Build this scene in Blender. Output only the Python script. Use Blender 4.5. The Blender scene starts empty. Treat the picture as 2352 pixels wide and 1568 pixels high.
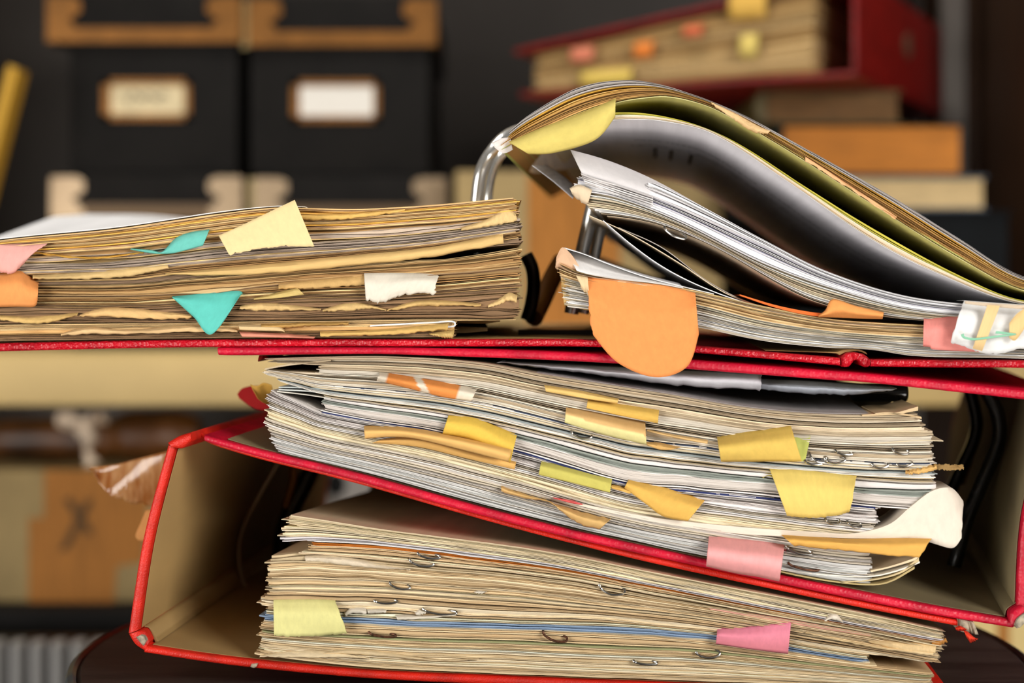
import bpy, bmesh, math, random
from mathutils import Vector
R = math.radians
D = .55            # camera to the front plane of the stack, metres
U = .148e-3        # metres per photo pixel in that plane
HZ = 680           # eye level in the photo
ZC = .74           # eye height
TH = R(5)          # the stack is turned a little on the stool
NV = Vector((math.sin(TH), math.cos(TH), 0))
C = bpy.context.scene.collection

# ------------------------------------------------------------------ helpers
def P(px, py, dep=0.0):
    k = (px-1176)*U
    y = (dep - k*math.sin(TH))/(math.cos(TH)+k*math.sin(TH)/D)
    s = (D+y)/D
    return Vector((k*s, y, ZC-(py-HZ)*U*s))
def B(px, py, d):
    s = U*d/D
    return Vector(((px-1176)*s, d-D, ZC-(py-HZ)*s))
def lin(v):
    v /= 255.
    return v/12.92 if v <= .04045 else ((v+.055)/1.055)**2.4
def rgb(c): return (lin(c[0]), lin(c[1]), lin(c[2]), 1)

DIR = [NV]
def ndir(a): return Vector((math.sin(R(a)), math.cos(R(a)), 0))
def h01(i, j, s):
    n = (i*374761393 + j*668265263 + s*1442695041) & 0xffffffff
    n = ((n ^ (n >> 13))*1274126177) & 0xffffffff
    return ((n ^ (n >> 16)) & 0xffff)/65535.
def vn(x, y=0.0, s=0):
    i, j = math.floor(x), math.floor(y)
    u, v = x-i, y-j
    u = u*u*(3-2*u); v = v*v*(3-2*v)
    a = h01(i, j, s)*(1-u)+h01(i+1, j, s)*u
    b = h01(i, j+1, s)*(1-u)+h01(i+1, j+1, s)*u
    return (a*(1-v)+b*v)*2-1

def curve(pts):
    n = len(pts)
    m = []
    for i in range(n):
        a, b = pts[max(i-1, 0)], pts[min(i+1, n-1)]
        m.append((b[1]-a[1])/(b[0]-a[0]))
    def f(x):
        if x <= pts[0][0]: return pts[0][1]+m[0]*(x-pts[0][0])
        if x >= pts[-1][0]: return pts[-1][1]+m[-1]*(x-pts[-1][0])
        for i in range(n-1):
            if x <= pts[i+1][0]:
                h = pts[i+1][0]-pts[i][0]; t = (x-pts[i][0])/h
                return ((2*t**3-3*t*t+1)*pts[i][1]+(t**3-2*t*t+t)*h*m[i]
                        + (-2*t**3+3*t*t)*pts[i+1][1]+(t**3-t*t)*h*m[i+1])
    return f
def pw(pts):
    def f(t):
        if t <= pts[0][0]: return pts[0][1]
        for a, b in zip(pts, pts[1:]):
            if t <= b[0]: return a[1]+(b[1]-a[1])*(t-a[0])/(b[0]-a[0]+1e-9)
        return pts[-1][1]
    return f
def resample(pts, n):
    """smooth path through points (any dimension) by index, n+1 samples"""
    k = len(pts); dim = len(pts[0]); out = []
    for q in range(n+1):
        t = q/n*(k-1); i = min(int(t), k-2); t -= i
        p0, p1, p2, p3 = pts[max(i-1, 0)], pts[i], pts[i+1], pts[min(i+2, k-1)]
        out.append(tuple(.5*(2*p1[d]+(p2[d]-p0[d])*t+(2*p0[d]-5*p1[d]+4*p2[d]-p3[d])*t*t+(3*p1[d]-p0[d]-3*p2[d]+p3[d])*t**3) for d in range(dim)))
    return out

class MB:
    def __init__(s): s.v = []; s.f = []; s.c = []; s.st = []
    def grid(s, rows, col=(200, 200, 200), st=None, cyc=False, caps=False):
        b = len(s.v); m = len(rows[0]); c = rgb(col) if not callable(col) else None
        for i, r in enumerate(rows):
            for j, p in enumerate(r):
                s.v.append(p); s.c.append(c if c else rgb(col(i/(len(rows)-1), j/(m-1))))
                s.st.append(st(i, j) if st else (i*.3, j*.3, 0))
        for i in range(len(rows)-1):
            for j in range(m if cyc else m-1):
                k = (j+1) % m
                s.f.append((b+i*m+j, b+(i+1)*m+j, b+(i+1)*m+k, b+i*m+k))
        if caps:
            s.f.append(tuple(b+j for j in range(m)))
            s.f.append(tuple(b+(len(rows)-1)*m+j for j in reversed(range(m))))
    def box(s, x0, x1, y0, y1, z0, z1, col=(200, 200, 200)):
        r = lambda x: [Vector((x, y0, z0)), Vector((x, y1, z0)), Vector((x, y1, z1)), Vector((x, y0, z1))]
        s.grid([r(x0), r(x1)], col, cyc=True, caps=True)
    def prism(s, poly, off, col=(200, 200, 200)):
        b = len(s.v); n = len(poly)
        for p in poly: s.v.append(Vector(p))
        for p in poly: s.v.append(Vector(p)+off)
        s.c += [rgb(col)]*(2*n); s.st += [(0, 0, 0)]*(2*n)
        s.f.append(tuple(range(b, b+n))); s.f.append(tuple(b+n+i for i in reversed(range(n))))
        for i in range(n): s.f.append((b+i, b+n+i, b+n+(i+1) % n, b+(i+1) % n))
    def tube(s, pts, r, n=10, closed=False, col=(200, 200, 200)):
        rows = []; m = len(pts); up = None
        for i, p in enumerate(pts):
            a = pts[i-1] if (i or closed) else p
            b = pts[(i+1) % m] if (i < m-1 or closed) else p
            t = (Vector(b)-Vector(a)).normalized()
            if up is None: up = Vector((.31, .52, .79))
            u = (up-t*up.dot(t)).normalized(); w = t.cross(u); up = u
            rr = r(i/(m-1)) if callable(r) else r
            rows.append([Vector(p)+(u*math.cos(2*math.pi*k/n)+w*math.sin(2*math.pi*k/n))*rr for k in range(n)])
        if closed: rows.append(rows[0])
        s.grid(rows, col, cyc=True, caps=not closed)
    def build(s, name, mat, parent=None, smooth=40, solid=0, bevel=0):
        me = bpy.data.meshes.new(name)
        o = bpy.data.objects.new(name, me); C.objects.link(o)
        if parent is not None:
            org = ROOT[parent.name]; o.parent = parent
        else:
            lo = [min(v[i] for v in s.v) for i in range(3)]; hi = [max(v[i] for v in s.v) for i in range(3)]
            org = Vector(((lo[0]+hi[0])/2, (lo[1]+hi[1])/2, lo[2])); o.location = org
        ROOT[o.name] = org
        me.from_pydata([v-org for v in s.v], [], s.f)
        a = me.color_attributes.new('Col', 'FLOAT_COLOR', 'POINT')
        a.data.foreach_set('color', [x for c in s.c for x in c])
        b = me.attributes.new('st', 'FLOAT_VECTOR', 'POINT')
        b.data.foreach_set('vector', [x for c in s.st for x in c])
        bm = bmesh.new(); bm.from_mesh(me); bmesh.ops.recalc_face_normals(bm, faces=bm.faces)
        if bevel: bmesh.ops.bevel(bm, geom=[e for e in bm.edges], offset=bevel, segments=2, affect='EDGES', profile=.5)
        bm.to_mesh(me); bm.free()
        if smooth:
            me.shade_smooth(); me.set_sharp_from_angle(angle=R(smooth))
        me.materials.append(mat)
        if solid:
            m = o.modifiers.new('thickness', 'SOLIDIFY'); m.thickness = solid; m.offset = 0
        return o
ROOT = {}
def tag(o, label, cat, group=None):
    o['label'] = label; o['category'] = cat
    if group: o['group'] = group
    return o
def thing(name, loc, label, cat, group=None):
    o = bpy.data.objects.new(name, None); C.objects.link(o); o.location = loc; o.empty_display_size = .02
    ROOT[o.name] = Vector(loc)
    return tag(o, label, cat, group)

# ---------------------------------------------------------------- materials
def mk(name):
    m = bpy.data.materials.new(name); m.use_nodes = True
    return m, m.node_tree.nodes, m.node_tree.links, m.node_tree.nodes['Principled BSDF']
def plain(name, c, rough=.6, metal=0, noise=0, scale=40, bump=0, bscale=300, spec=.5, coord='Object', stretch=None, c2=None, coat=0):
    m, n, l, b = mk(name)
    b.inputs['Base Color'].default_value = rgb(c); b.inputs['Roughness'].default_value = rough
    b.inputs['Metallic'].default_value = metal; b.inputs['Specular IOR Level'].default_value = spec
    b.inputs['Coat Weight'].default_value = coat
    tc = n.new('ShaderNodeTexCoord'); src = tc.outputs[coord]
    if stretch:
        mp = n.new('ShaderNodeMapping'); mp.inputs['Scale'].default_value = stretch
        l.new(src, mp.inputs['Vector']); src = mp.outputs['Vector']
    if noise:
        t = n.new('ShaderNodeTexNoise'); t.inputs['Scale'].default_value = scale; t.inputs['Detail'].default_value = 5
        l.new(src, t.inputs['Vector'])
        r = n.new('ShaderNodeValToRGB'); k = c2 or tuple(x*(1-noise) for x in c)
        r.color_ramp.elements[0].color = rgb(k); r.color_ramp.elements[1].color = rgb(c)
        r.color_ramp.elements[0].position = .35; r.color_ramp.elements[1].position = .65
        l.new(t.outputs['Fac'], r.inputs['Fac']); l.new(r.outputs['Color'], b.inputs['Base Color'])
    if bump:
        t = n.new('ShaderNodeTexVoronoi'); t.inputs['Scale'].default_value = bscale
        l.new(src, t.inputs['Vector'])
        bp = n.new('ShaderNodeBump'); bp.inputs['Strength'].default_value = bump; bp.inputs['Distance'].default_value = .0006
        l.new(t.outputs['Distance'], bp.inputs['Height']); l.new(bp.outputs['Normal'], b.inputs['Normal'])
    return m
def paper_mat(name, streak=True, rough=.8, transl=0):
    m, n, l, b = mk(name)
    b.inputs['Roughness'].default_value = rough; b.inputs['Specular IOR Level'].default_value = .15
    a = n.new('ShaderNodeAttribute'); a.attribute_name = 'Col'
    st = n.new('ShaderNodeAttribute'); st.attribute_name = 'st'
    t = n.new('ShaderNodeTexNoise'); t.inputs['Scale'].default_value = 1; t.inputs['Detail'].default_value = 4; t.inputs['Roughness'].default_value = .65
    l.new(st.outputs['Vector'], t.inputs['Vector'])
    mr = n.new('ShaderNodeMapRange'); mr.inputs['From Min'].default_value = .3; mr.inputs['From Max'].default_value = .7
    mr.inputs['To Min'].default_value = .84 if streak else .93; mr.inputs['To Max'].default_value = 1.08 if streak else 1.04
    l.new(t.outputs['Fac'], mr.inputs['Value'])
    mx = n.new('ShaderNodeVectorMath'); mx.operation = 'MULTIPLY'
    l.new(a.outputs['Color'], mx.inputs[0]); l.new(mr.outputs['Result'], mx.inputs[1])
    l.new(mx.outputs['Vector'], b.inputs['Base Color'])
    bp = n.new('ShaderNodeBump'); bp.inputs['Strength'].default_value = .25 if streak else .06; bp.inputs['Distance'].default_value = .0004 if streak else .0002
    l.new(t.outputs['Fac'], bp.inputs['Height']); l.new(bp.outputs['Normal'], b.inputs['Normal'])
    if transl:
        tr = n.new('ShaderNodeBsdfTranslucent'); l.new(mx.outputs['Vector'], tr.inputs['Color'])
        ms = n.new('ShaderNodeMixShader'); ms.inputs[0].default_value = transl
        l.new(b.outputs['BSDF'], ms.inputs[1]); l.new(tr.outputs['BSDF'], ms.inputs[2])
        l.new(ms.outputs['Shader'], n['Material Output'].inputs['Surface'])
    return m
def leather(name, c, bscale, bump, rough=.42, stretch=None):
    m = plain(name, c, rough, noise=.18, scale=90, bump=bump, bscale=bscale, spec=.5, stretch=stretch)
    return m
PAPER = paper_mat('paper_sheet', True, .8)
NOTE = paper_mat('coloured_note_paper', False, .7, .12)
RED_A = leather('crimson_beaded_cloth', (206, 14, 36), 1000, .75, .36)
RED_B = leather('crimson_grained_cloth', (214, 10, 50), 900, .32, .45)
RED_C = leather('orange_red_cloth', (228, 38, 18), 1700, .25, .5)
RED_D = leather('dull_red_cloth', (138, 15, 9), 400, .3, .5)
LINING = plain('tan_lining_paper', (178, 146, 92), .7, noise=.2, scale=14, stretch=(1, .25, 1))
LINING_G = plain('khaki_lining_paper', (136, 122, 88), .7, noise=.3, scale=18, stretch=(1, .25, 1))
BOARD = plain('grey_board', (186, 172, 148), .9, noise=.35, scale=420)
CHROME = plain('chrome', (240, 240, 236), .22, .8)
STEEL = plain('wire_steel', (190, 188, 182), .25, 1)
RUST = plain('rusty_wire', (112, 72, 50), .5, .6, noise=.4, scale=900)
DARKM = plain('dark_metal', (52, 46, 42), .3, .9)
BLACKM = plain('black_enamel', (16, 14, 13), .12, coat=.6)
BRASS = plain('brass', (146, 98, 46), .45, .7, noise=.12, scale=60)
PALEB = plain('pale_metal', (166, 144, 116), .4, .8)
SIDEB = plain('bright_side_brass', (236, 218, 160), .4, .3)  # brass brightened so the side plates of the lids look lit
DULLB = plain('dull_metal_edging', (104, 84, 62), .5, .6)
BLACKB = plain('black_board', (27, 25, 23), .65, noise=.15, scale=30, bump=.1, bscale=700, spec=.12)
CARD = plain('label_card', (232, 214, 170), .8, noise=.08, scale=60)
CARDW = plain('white_label_card', (240, 236, 226), .8)
INK = plain('faded_ink', (84, 76, 70), .8)
INKX = plain('marker_ink', (92, 66, 34), .8)
CBOARD = plain('cardboard', (170, 146, 98), .85, noise=.1, scale=25)
TAPEB = plain('brown_packing_tape', (184, 122, 56), .6, spec=.15, noise=.12, scale=60, stretch=(6, 1, .5))
TAPES = plain('shiny_tape_scrap', (146, 90, 36), .16, noise=.4, scale=150, stretch=(2, 1, .5), c2=(188, 146, 96), bump=.25, bscale=110, coat=.5)  # paler noise streaks put highlights into the tape colour
WOODD = plain('dark_wood', (60, 54, 50), .5, spec=.35, noise=.45, scale=14, stretch=(1, 7, 1), bump=.15, bscale=240)
RIM = plain('worn_painted_rim', (62, 70, 70), .6, noise=.6, scale=70, c2=(98, 92, 62))
SHELFC = plain('cream_shelf_board', (222, 192, 128), .6, noise=.06, scale=10)
SIDEW = plain('brown_shelf_side', (70, 42, 18), .5, noise=.3, scale=12, stretch=(3, 3, .4))
WALL = plain('grey_wall', (128, 122, 116), .7, noise=.1, scale=4)
FLOORM = plain('brown_floor', (88, 66, 46), .6, noise=.3, scale=6, stretch=(8, 1, 1))
BACKP = plain('dark_back_panel', (66, 61, 57), .5, spec=.2, noise=.15, scale=5)
RADM = plain('grey_radiator_paint', (170, 170, 168), .5)
WRAP = plain('brown_wrapping', (104, 62, 22), .42, noise=.5, scale=22, bump=.2, bscale=60)
RAG = plain('white_cloth', (226, 204, 178), .9, noise=.12, scale=60)
TEALB = plain('dark_teal_cloth', (14, 26, 25), .7, spec=.15)
OLIVE = plain('olive_cloth', (96, 82, 36), .6, noise=.2, scale=60)
NAVYB = plain('dark_navy_cloth', (13, 17, 20), .7, spec=.15, noise=.2, scale=40)
BLUEB = plain('blue_grey_cloth', (84, 96, 108), .6)
PGBR = plain('brown_page_edges', (118, 82, 40), .8, noise=.2, scale=60, stretch=(1, 1, 12))
PGOR = plain('ochre_page_edges', (206, 128, 44), .8, noise=.12, scale=40, stretch=(1, 1, 12))
PGCR = plain('cream_page_edges', (226, 196, 142), .8, noise=.1, scale=60, stretch=(1, 1, 12))
YELF = plain('yellow_folder_board', (206, 158, 48), .7)
GREYB = plain('grey_carton', (152, 146, 140), .8)
HOLE = plain('hole_shade', (8, 8, 8), .9)

# ------------------------------------------------- strips: covers and spines
def strip(Apts, Bpts, L, mat, name, parent, r=.0012, n=60, dep=None, rise=None, ragged=0, L0=0.0, ang=None):
    """board between two front outlines given in photo pixels, rounded front edge, running L metres back"""
    A = resample(Apts, n) if len(Apts) > 2 else [tuple(Apts[0][k]+(Apts[1][k]-Apts[0][k])*i/n for k in (0, 1)) for i in range(n+1)]
    Q = resample(Bpts, n) if len(Bpts) > 2 else [tuple(Bpts[0][k]+(Bpts[1][k]-Bpts[0][k])*i/n for k in (0, 1)) for i in range(n+1)]
    mb = MB(); rows = []
    for i in range(n+1):
        a, b = A[i], Q[i]; u = i/n
        d0 = (dep(u) if callable(dep) else (dep or 0)) + L0
        if ragged: d0 += ragged*vn(i*.9, 3, 5)
        row = []
        NV = DIR[0] if ang is None else ndir(ang(u) if callable(ang) else ang)
        for q in range(7):
            ph = math.pi*q/6
            f = (1-math.cos(ph))/2
            row.append(P(a[0]+(b[0]-a[0])*f, a[1]+(b[1]-a[1])*f, 0)+NV*(d0+r*(1-math.sin(ph))))
        z = Vector((0, 0, rise(u) if callable(rise) else (rise or 0)))
        bk = [row[-1]+NV*(L-d0)+z, row[0]+NV*(L-d0)+z]
        rows.append([*row, *bk])
    mb.grid(rows, (180, 180, 180), cyc=True, caps=True)
    return mb.build(name, mat, parent, 50)

# ------------------------------------------------------------ paper blocks
def sheet_cols(mb, xs, yt, yb, dep, L, rise, col, seed=0, cap=True, mid=None):
    rows = []; st = []; NV = DIR[0]
    for x, a, b, d in zip(xs, yt, yb, dep):
        ft, fb = P(x, a, 0)+NV*d, P(x, b, 0)+NV*d
        z = Vector((0, 0, rise(x) if callable(rise) else rise))
        if mid:
            # curved in depth: extra ribs
            row = [fb]
            up, dn = [], []
            for q in range(1, mid+1):
                t = q/mid
                o = NV*((L-d)*t)+z*(t*t*(3-2*t))
                up.append(ft+o); dn.append(fb+o)
            row = [ft]+up+dn[::-1]+[fb]
        else:
            row = [ft, ft+NV*(L-d)+z, fb+NV*(L-d)+z, fb]
        rows.append(row)
    b0 = len(rows[0])
    off = seed*3.17
    def stf(i, j):
        x = xs[i]
        q = 0 if j in (0,) else (1 if j == b0-1 else .5)
        return (x*.012+off, q*abs(yb[i]-yt[i])*.55+off*1.7, j*.21 if 0 < j < b0-1 else 0)
    mb.grid(rows, col, stf, cyc=True, caps=cap)

def block(root, guides, xl, xr, L, rise, n_layers, pal, seed, parts=92, specials=(), dx=13, gap_p=.07, fan=.0006, rough=1.0, voids=12, wave=1.0, rjit=5, shade=.11, mid=None, recess=.08, gapf=.02, voidh=(.008, .02)):
    rnd = random.Random(seed)
    G = [(t, curve(p)) for t, p in guides]
    def yy(x, t):
        for (t0, c0), (t1, c1) in zip(G, G[1:]):
            if t <= t1 or t1 == G[-1][0]:
                f = (t-t0)/(t1-t0)
                return c0(x)*(1-f)+c1(x)*f
    VO = [(rnd.uniform(xl(.5), min(xr(.5), 2352)), rnd.uniform(.06, .94), rnd.uniform(40, 130), rnd.uniform(*voidh)) for _ in range(voids)]
    def warp(x, t):
        e = math.sin(math.pi*t)**.5 if 0 < t < 1 else 0
        w = t + wave*e*(.011*vn(x/230, t*9, seed)+.0035*vn(x/60, t*28, seed+1))
        for vx, vt, vw, vh in VO:
            g = (x-vx)/vw
            if abs(g) < 2.5:
                k = abs(t-vt)
                if k < .06: w += (1 if t > vt else -1)*vh*.5*math.exp(-g*g)*(1-k/.06)
        return min(max(w, 0), 1)
    ws = []; kinds = []
    for i in range(n_layers):
        if rnd.random() < gap_p: ws.append(rnd.uniform(.25, 1.3)); kinds.append(0)
        ws.append(math.exp(rnd.gauss(0, .5))); kinds.append(1)
    tot = sum(ws); acc = 0; layers = []
    cur = rnd.choice(pal(0)); run = 0
    for w, k in zip(ws, kinds):
        t0 = acc/tot; acc += w; t1 = acc/tot
        if not k: continue
        if run <= 0: cur = rnd.choice(pal((t0+t1)/2)); run = rnd.choice((1, 1, 2, 3, 4))
        run -= 1
        f = 1+rnd.gauss(0, shade)
        c = tuple(min(250, max(15, v*f)) for v in cur)
        if any(s[0] <= (t0+t1)/2 <= s[1] for s in specials if len(s) > 3 and s[3]):
            c0 = [s for s in specials if len(s) > 3 and s[3] and s[0] <= (t0+t1)/2 <= s[1]][0][2]
            f = 1+rnd.gauss(0, .08); c = tuple(v*f for v in c0)
        layers.append((t0, t1, c))
    for s in specials:
        if len(s) > 3 and s[3]: continue
        layers.append((s[0], s[1], s[2]))
    order = sorted(range(len(layers)), key=lambda i: -(layers[i][1]-layers[i][0]))
    big = set(order[:parts])
    rest = MB()
    for i, (t0, t1, c) in enumerate(layers):
        tm = (t0+t1)/2
        a, b = xl(tm)+rnd.gauss(0, rjit), xr(tm)+rnd.gauss(0, rjit)
        base = max(-.002, min(.002, rnd.gauss(0, fan)))
        if rnd.random() < recess: base += rnd.uniform(.0015, .004)
        n = max(4, int((b-a)/dx)); xs = []; yt = []; yb = []; dp = []
        th = (t1-t0)*.08
        for q in range(n+1):
            x = a+(b-a)*q/n
            xs.append(x)
            u, v = yy(x, warp(x, t0)), yy(x, warp(x, t1))
            g = (v-u)*gapf
            yt.append(u+g); yb.append(v-g)
            ed = min(x-a, b-x)/25
            dp.append(base+rough*(.0004*vn(x/90, i, seed+7)+.00018*vn(x/17, i, seed+9)) + (.0012*(1-ed)**2 if ed < 1 else 0))
        LL = L+rnd.gauss(0, .001)
        zr = (lambda x, tm=tm: rise(x, tm)) if callable(rise) else rise
        if i in big:
            mb = MB(); sheet_cols(mb, xs, yt, yb, dp, LL, zr, c, i, mid=mid); mb.build('sheet', PAPER, root)
        else:
            sheet_cols(rest, xs, yt, yb, dp, LL, zr, c, i, mid=mid)
    if rest.v:
        o = rest.build('thin_sheets', PAPER, root); o['kind'] = 'stuff'
    return yy

def free_sheet(root, pts_top, pts_bot, L, rise, col, name='sheet', dep=0, seed=3, n=60, mid=None, mat=None, tear=0):
    f, g = curve(pts_top), curve(pts_bot)
    a, b = pts_top[0][0], pts_top[-1][0]
    xs = [a+(b-a)*i/n for i in range(n+1)]
    mb = MB(); sheet_cols(mb, xs, [f(x) for x in xs], [g(x) for x in xs], [dep+tear*vn(x/15, 1, seed) for x in xs], L, rise, col, seed, mid=mid)
    return mb.build(name, mat or PAPER, root)

def patch(name, top, bot, col, parent=None, dep=-.003, bulge=.002, nu=40, nv=10, root='top', tear=(), amp=2.2, seed=1, mat=None, thick=.00014, rootlen=.014, prof=None):
    """a slip of paper between two outlines in photo pixels; one edge runs back between the sheets"""
    T, Q = resample(top, nu), resample(bot, nu)
    if mat is None or mat is NOTE:
        ds = lambda c: tuple(x*.95+.05*205 for x in c)
        k0 = col; col = (lambda u, v: ds(k0(u, v))) if callable(k0) else ds(k0)
    rows = []
    for i in range(nu+1):
        u = i/nu; t, b = T[i], Q[i]
        if 'top' in tear: t = (t[0]+amp*.4*vn(u*40, 1, seed), t[1]+amp*(vn(u*30, 2, seed)+.5*vn(u*80, 4, seed)))
        if 'bottom' in tear: b = (b[0]+amp*.4*vn(u*40, 5, seed), b[1]+amp*(vn(u*30, 6, seed)+.5*vn(u*80, 7, seed)))
        row = []
        for j in range(nv+1):
            v = j/nv
            x, y = t[0]+(b[0]-t[0])*v, t[1]+(b[1]-t[1])*v
            if 'left' in tear and i == 0: x += amp*(vn(v*9, 3, seed)+.4*vn(v*30, 3, seed+2))
            if 'right' in tear and i == nu: x += amp*(vn(v*9, 8, seed)+.4*vn(v*30, 9, seed+2))
            if prof: d = prof(u, v)
            else:
                w = v if root == 'top' else 1-v
                d = dep*min(1, .25+w*2.2) - bulge*math.sin(math.pi*min(1, w*.9))*(1+.4*math.sin(2.2*u+seed)) + .0004*vn(u*4, v*3, seed)
            row.append(P(x, y, d))
        if root == 'top': row = [row[0]+NV*rootlen, row[0]+NV*.001+Vector((0, 0, .00005))]+row
        elif root == 'bottom': row = row+[row[-1]+NV*.001, row[-1]+NV*rootlen]
        rows.append(row)
    mb = MB(); mb.grid(rows, col, lambda i, j: (i*.35+seed, j*.35, seed))
    return mb.build(name, mat or NOTE, parent, 60, solid=thick)
def note(name, label, top, bot, col, cat='sticky note', group=None, **k):
    return tag(patch(name, top, bot, col, None, **k), label, cat, group)

# ================================================================= BINDERS
# ---- orange-red binder at the bottom
b1 = thing('lever_arch_binder', P(1200, 1600, .1), 'orange-red lever arch binder lying at the bottom on the dark round stool', 'binder', 'stacked red binders')
strip([(336, 1484), (550, 1513), (850, 1541), (1150, 1554), (1500, 1568), (2185, 1592)], [(330, 1499), (550, 1531), (850, 1559), (1150, 1574), (1500, 1588), (2190, 1612)], .318, RED_C, 'back_cover', b1)
strip([(345, 1483), (550, 1512), (850, 1540), (1150, 1553), (1500, 1567), (2150, 1590.4)], [(345, 1484.6), (550, 1513.4), (850, 1541.4), (1150, 1554.2), (1500, 1568.2), (2150, 1591.4)], .312, LINING, 'back_lining', b1, r=.0001, L0=.003)
strip([(293, 1455), (328, 1235), (385, 1022)], [(317, 1447), (349, 1238), (402, 1027)], .318, RED_C, 'spine', b1)
strip([(318.5, 1444), (350.5, 1238), (403, 1032)], [(320, 1444), (352, 1238), (404.5, 1032)], .312, LINING, 'spine_lining', b1, r=.0001, L0=.003)
strip([(318, 1449), (330, 1453), (341, 1474)], [(292, 1458), (306, 1482), (329, 1497)], .316, RED_C, 'hinge', b1, r=.002, n=14, L0=.0005)
strip([(320, 1445), (333, 1450), (352, 1481)], [(318.6, 1447.5), (331, 1452.4), (344, 1482.2)], .31, LINING, 'hinge_lining', b1, r=.0001, n=14, L0=.006)
strip([(386, 1016), (412, 1001), (440, 992)], [(403, 1028), (420, 1029), (441, 1012)], .316, RED_C, 'hinge', b1, r=.002, n=14, L0=-.0015)
strip([(324, 1457), (332, 1461), (337, 1470)], [(314, 1462), (323, 1474), (331, 1482)], .004, BOARD, 'exposed_board', b1, r=.0004, n=10, L0=-.001)
lidT = [(438, 995), (471, 1016), (600, 1052.5), (812, 1104.5), (1100, 1184.5), (1300, 1235.5), (1500, 1280), (1800, 1344.5), (2000, 1385.5), (2235, 1431)]
lidB = [(438, 1010), (471, 1028), (600, 1064), (812, 1115), (1100, 1196), (1300, 1248), (1500, 1296), (1800, 1360), (2000, 1401), (2235, 1445)]
strip(lidT, lidB, .318, RED_C, 'front_cover', b1, dep=lambda u: .012*(1-u)**2+.0002)
strip([(x+5, y+.1) for x, y in lidB], [(x+5, y+1.4) for x, y in lidB], .31, LINING_G, 'front_lining', b1, r=.0001, dep=lambda u: .012*(1-u)**2, L0=.005)
strip([(2200, 1421), (2236, 1428)], [(2200, 1448), (2248, 1458)], .01, BOARD, 'exposed_board', b1, r=.0008, n=12, ragged=.001, L0=-.0006)
patch('torn_covering', [(2194, 1441), (2205, 1437), (2222, 1446)], [(2197, 1447), (2210, 1448), (2219, 1444)], (235, 60, 35), b1, root='', dep=-.002, tear=('bottom',))
patch('torn_covering', [(2212, 1447), (2222, 1450), (2240, 1466)], [(2216, 1452), (2228, 1474), (2246, 1466)], (235, 60, 35), b1, root='', dep=-.002, tear=('bottom',))
strip([(578, 1524), (586, 1523), (593, 1522)], [(576, 1531), (584, 1533), (590, 1530)], .001, BOARD, 'exposed_board', b1, r=.0003, n=8, L0=-.0007)
m = MB(); m.tube([P(*p) for p in resample([(650, 1045, .12), (638, 1065, .12), (600, 1130, .12), (560, 1210, .12), (548, 1270, .12), (560, 1340, .12), (600, 1400, .12)], 30)], .0011); m.build('ring_wire', PALEB, b1)
m = MB(); m.tube([P(*p) for p in resample([(725, 1060, .16), (700, 1110, .16), (665, 1180, .16), (648, 1240, .16), (650, 1290, .16)], 24)], .0042); m.build('ring', BLACKM, b1)
m = MB(); m.tube([P(*p) for p in resample([(676, 1070, .13), (672, 1110, .13), (660, 1150, .13), (655, 1165, .13)], 14)], .0019); m.build('ring_post_or_glint', BRASS, b1)  # thin brass tube stands in for the highlight along the black ring
m = MB(); m.tube([P(868, 1100, .2), P(859, 1128, .2)], .0024); m.build('ring_post_or_glint', STEEL, b1)

# ---- crimson binder in the middle
b2 = thing('lever_arch_binder', P(1300, 1300, .1), 'crimson lever arch binder tilted in the middle, its spine away at the other end', 'binder', 'stacked red binders')
cT = [(471, 998), (600, 1033), (812, 1084), (1100, 1163), (1300, 1214), (1500, 1259), (1800, 1322), (2000, 1363), (2160, 1394), (2330, 1424)]
cB = [(471, 1013), (600, 1050), (812, 1102), (1100, 1182), (1300, 1233), (1500, 1278), (1800, 1342), (2000, 1383), (2160, 1414), (2325, 1441)]
strip(cT, cB, .318, RED_B, 'back_cover', b2, dep=-.0008, ang=lambda u: 5+6*max(0, (u-.6)/.4))
off = lambda L_, a, b, dx=0: [(x+dx, y-b) for x, y in L_[a:]]
strip([(520, 1008)]+[(x, y-2.2) for x, y in cT[1:-1]]+[(2310, 1417)], [(520, 1010.5)]+[(x, y-.4) for x, y in cT[1:-1]]+[(2310, 1419)], .305, LINING_G, 'back_lining', b2, r=.0001, L0=.002, ang=lambda u: 5+6*max(0, (u-.6)/.4))
strip([(2335, 1392), (2352, 1170), (2425, 925)], [(2360, 1396), (2376, 1172), (2447, 930)], .318, RED_B, 'spine', b2, ang=11)
strip([(2331, 1390), (2348, 1170), (2422, 928)], [(2334, 1390), (2351, 1170), (2425, 928)], .312, LINING_G, 'spine_lining', b2, r=.0001, L0=.004, ang=11)
strip([(2315, 1420), (2318, 1402), (2340, 1388)], [(2326, 1441), (2345, 1428), (2368, 1400)], .316, RED_B, 'hinge', b2, r=.003, n=14, L0=-.002, ang=11)
strip([(2309, 1418), (2314.5, 1400.5), (2337, 1386)], [(2311, 1418.6), (2316.5, 1401.5), (2338.5, 1387)], .31, LINING_G, 'hinge_lining', b2, r=.0001, n=14, L0=.003, ang=11)
strip([(2326, 1432), (2334, 1415), (2356, 1400)], [(2332, 1440), (2350, 1426), (2368, 1408)], .004, BOARD, 'exposed_board', b2, r=.0004, n=12, ragged=.0006, L0=-.0032)
strip([(2420, 902), (2440, 905), (2452, 925)], [(2415, 922), (2425, 926), (2428, 932)], .316, RED_B, 'hinge', b2, r=.002, n=10, ang=11)
lT = [(500, 798), (560, 797.5), (850, 797.5), (1000, 799), (1200, 804.5), (1420, 815), (1600, 828), (1900, 851), (2000, 859), (2352, 896), (2426, 904)]
lB = [(502, 815), (560, 815.5), (850, 813), (1000, 817), (1200, 824), (1420, 835), (1600, 849), (1900, 872), (2000, 879), (2352, 917), (2426, 925)]
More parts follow.
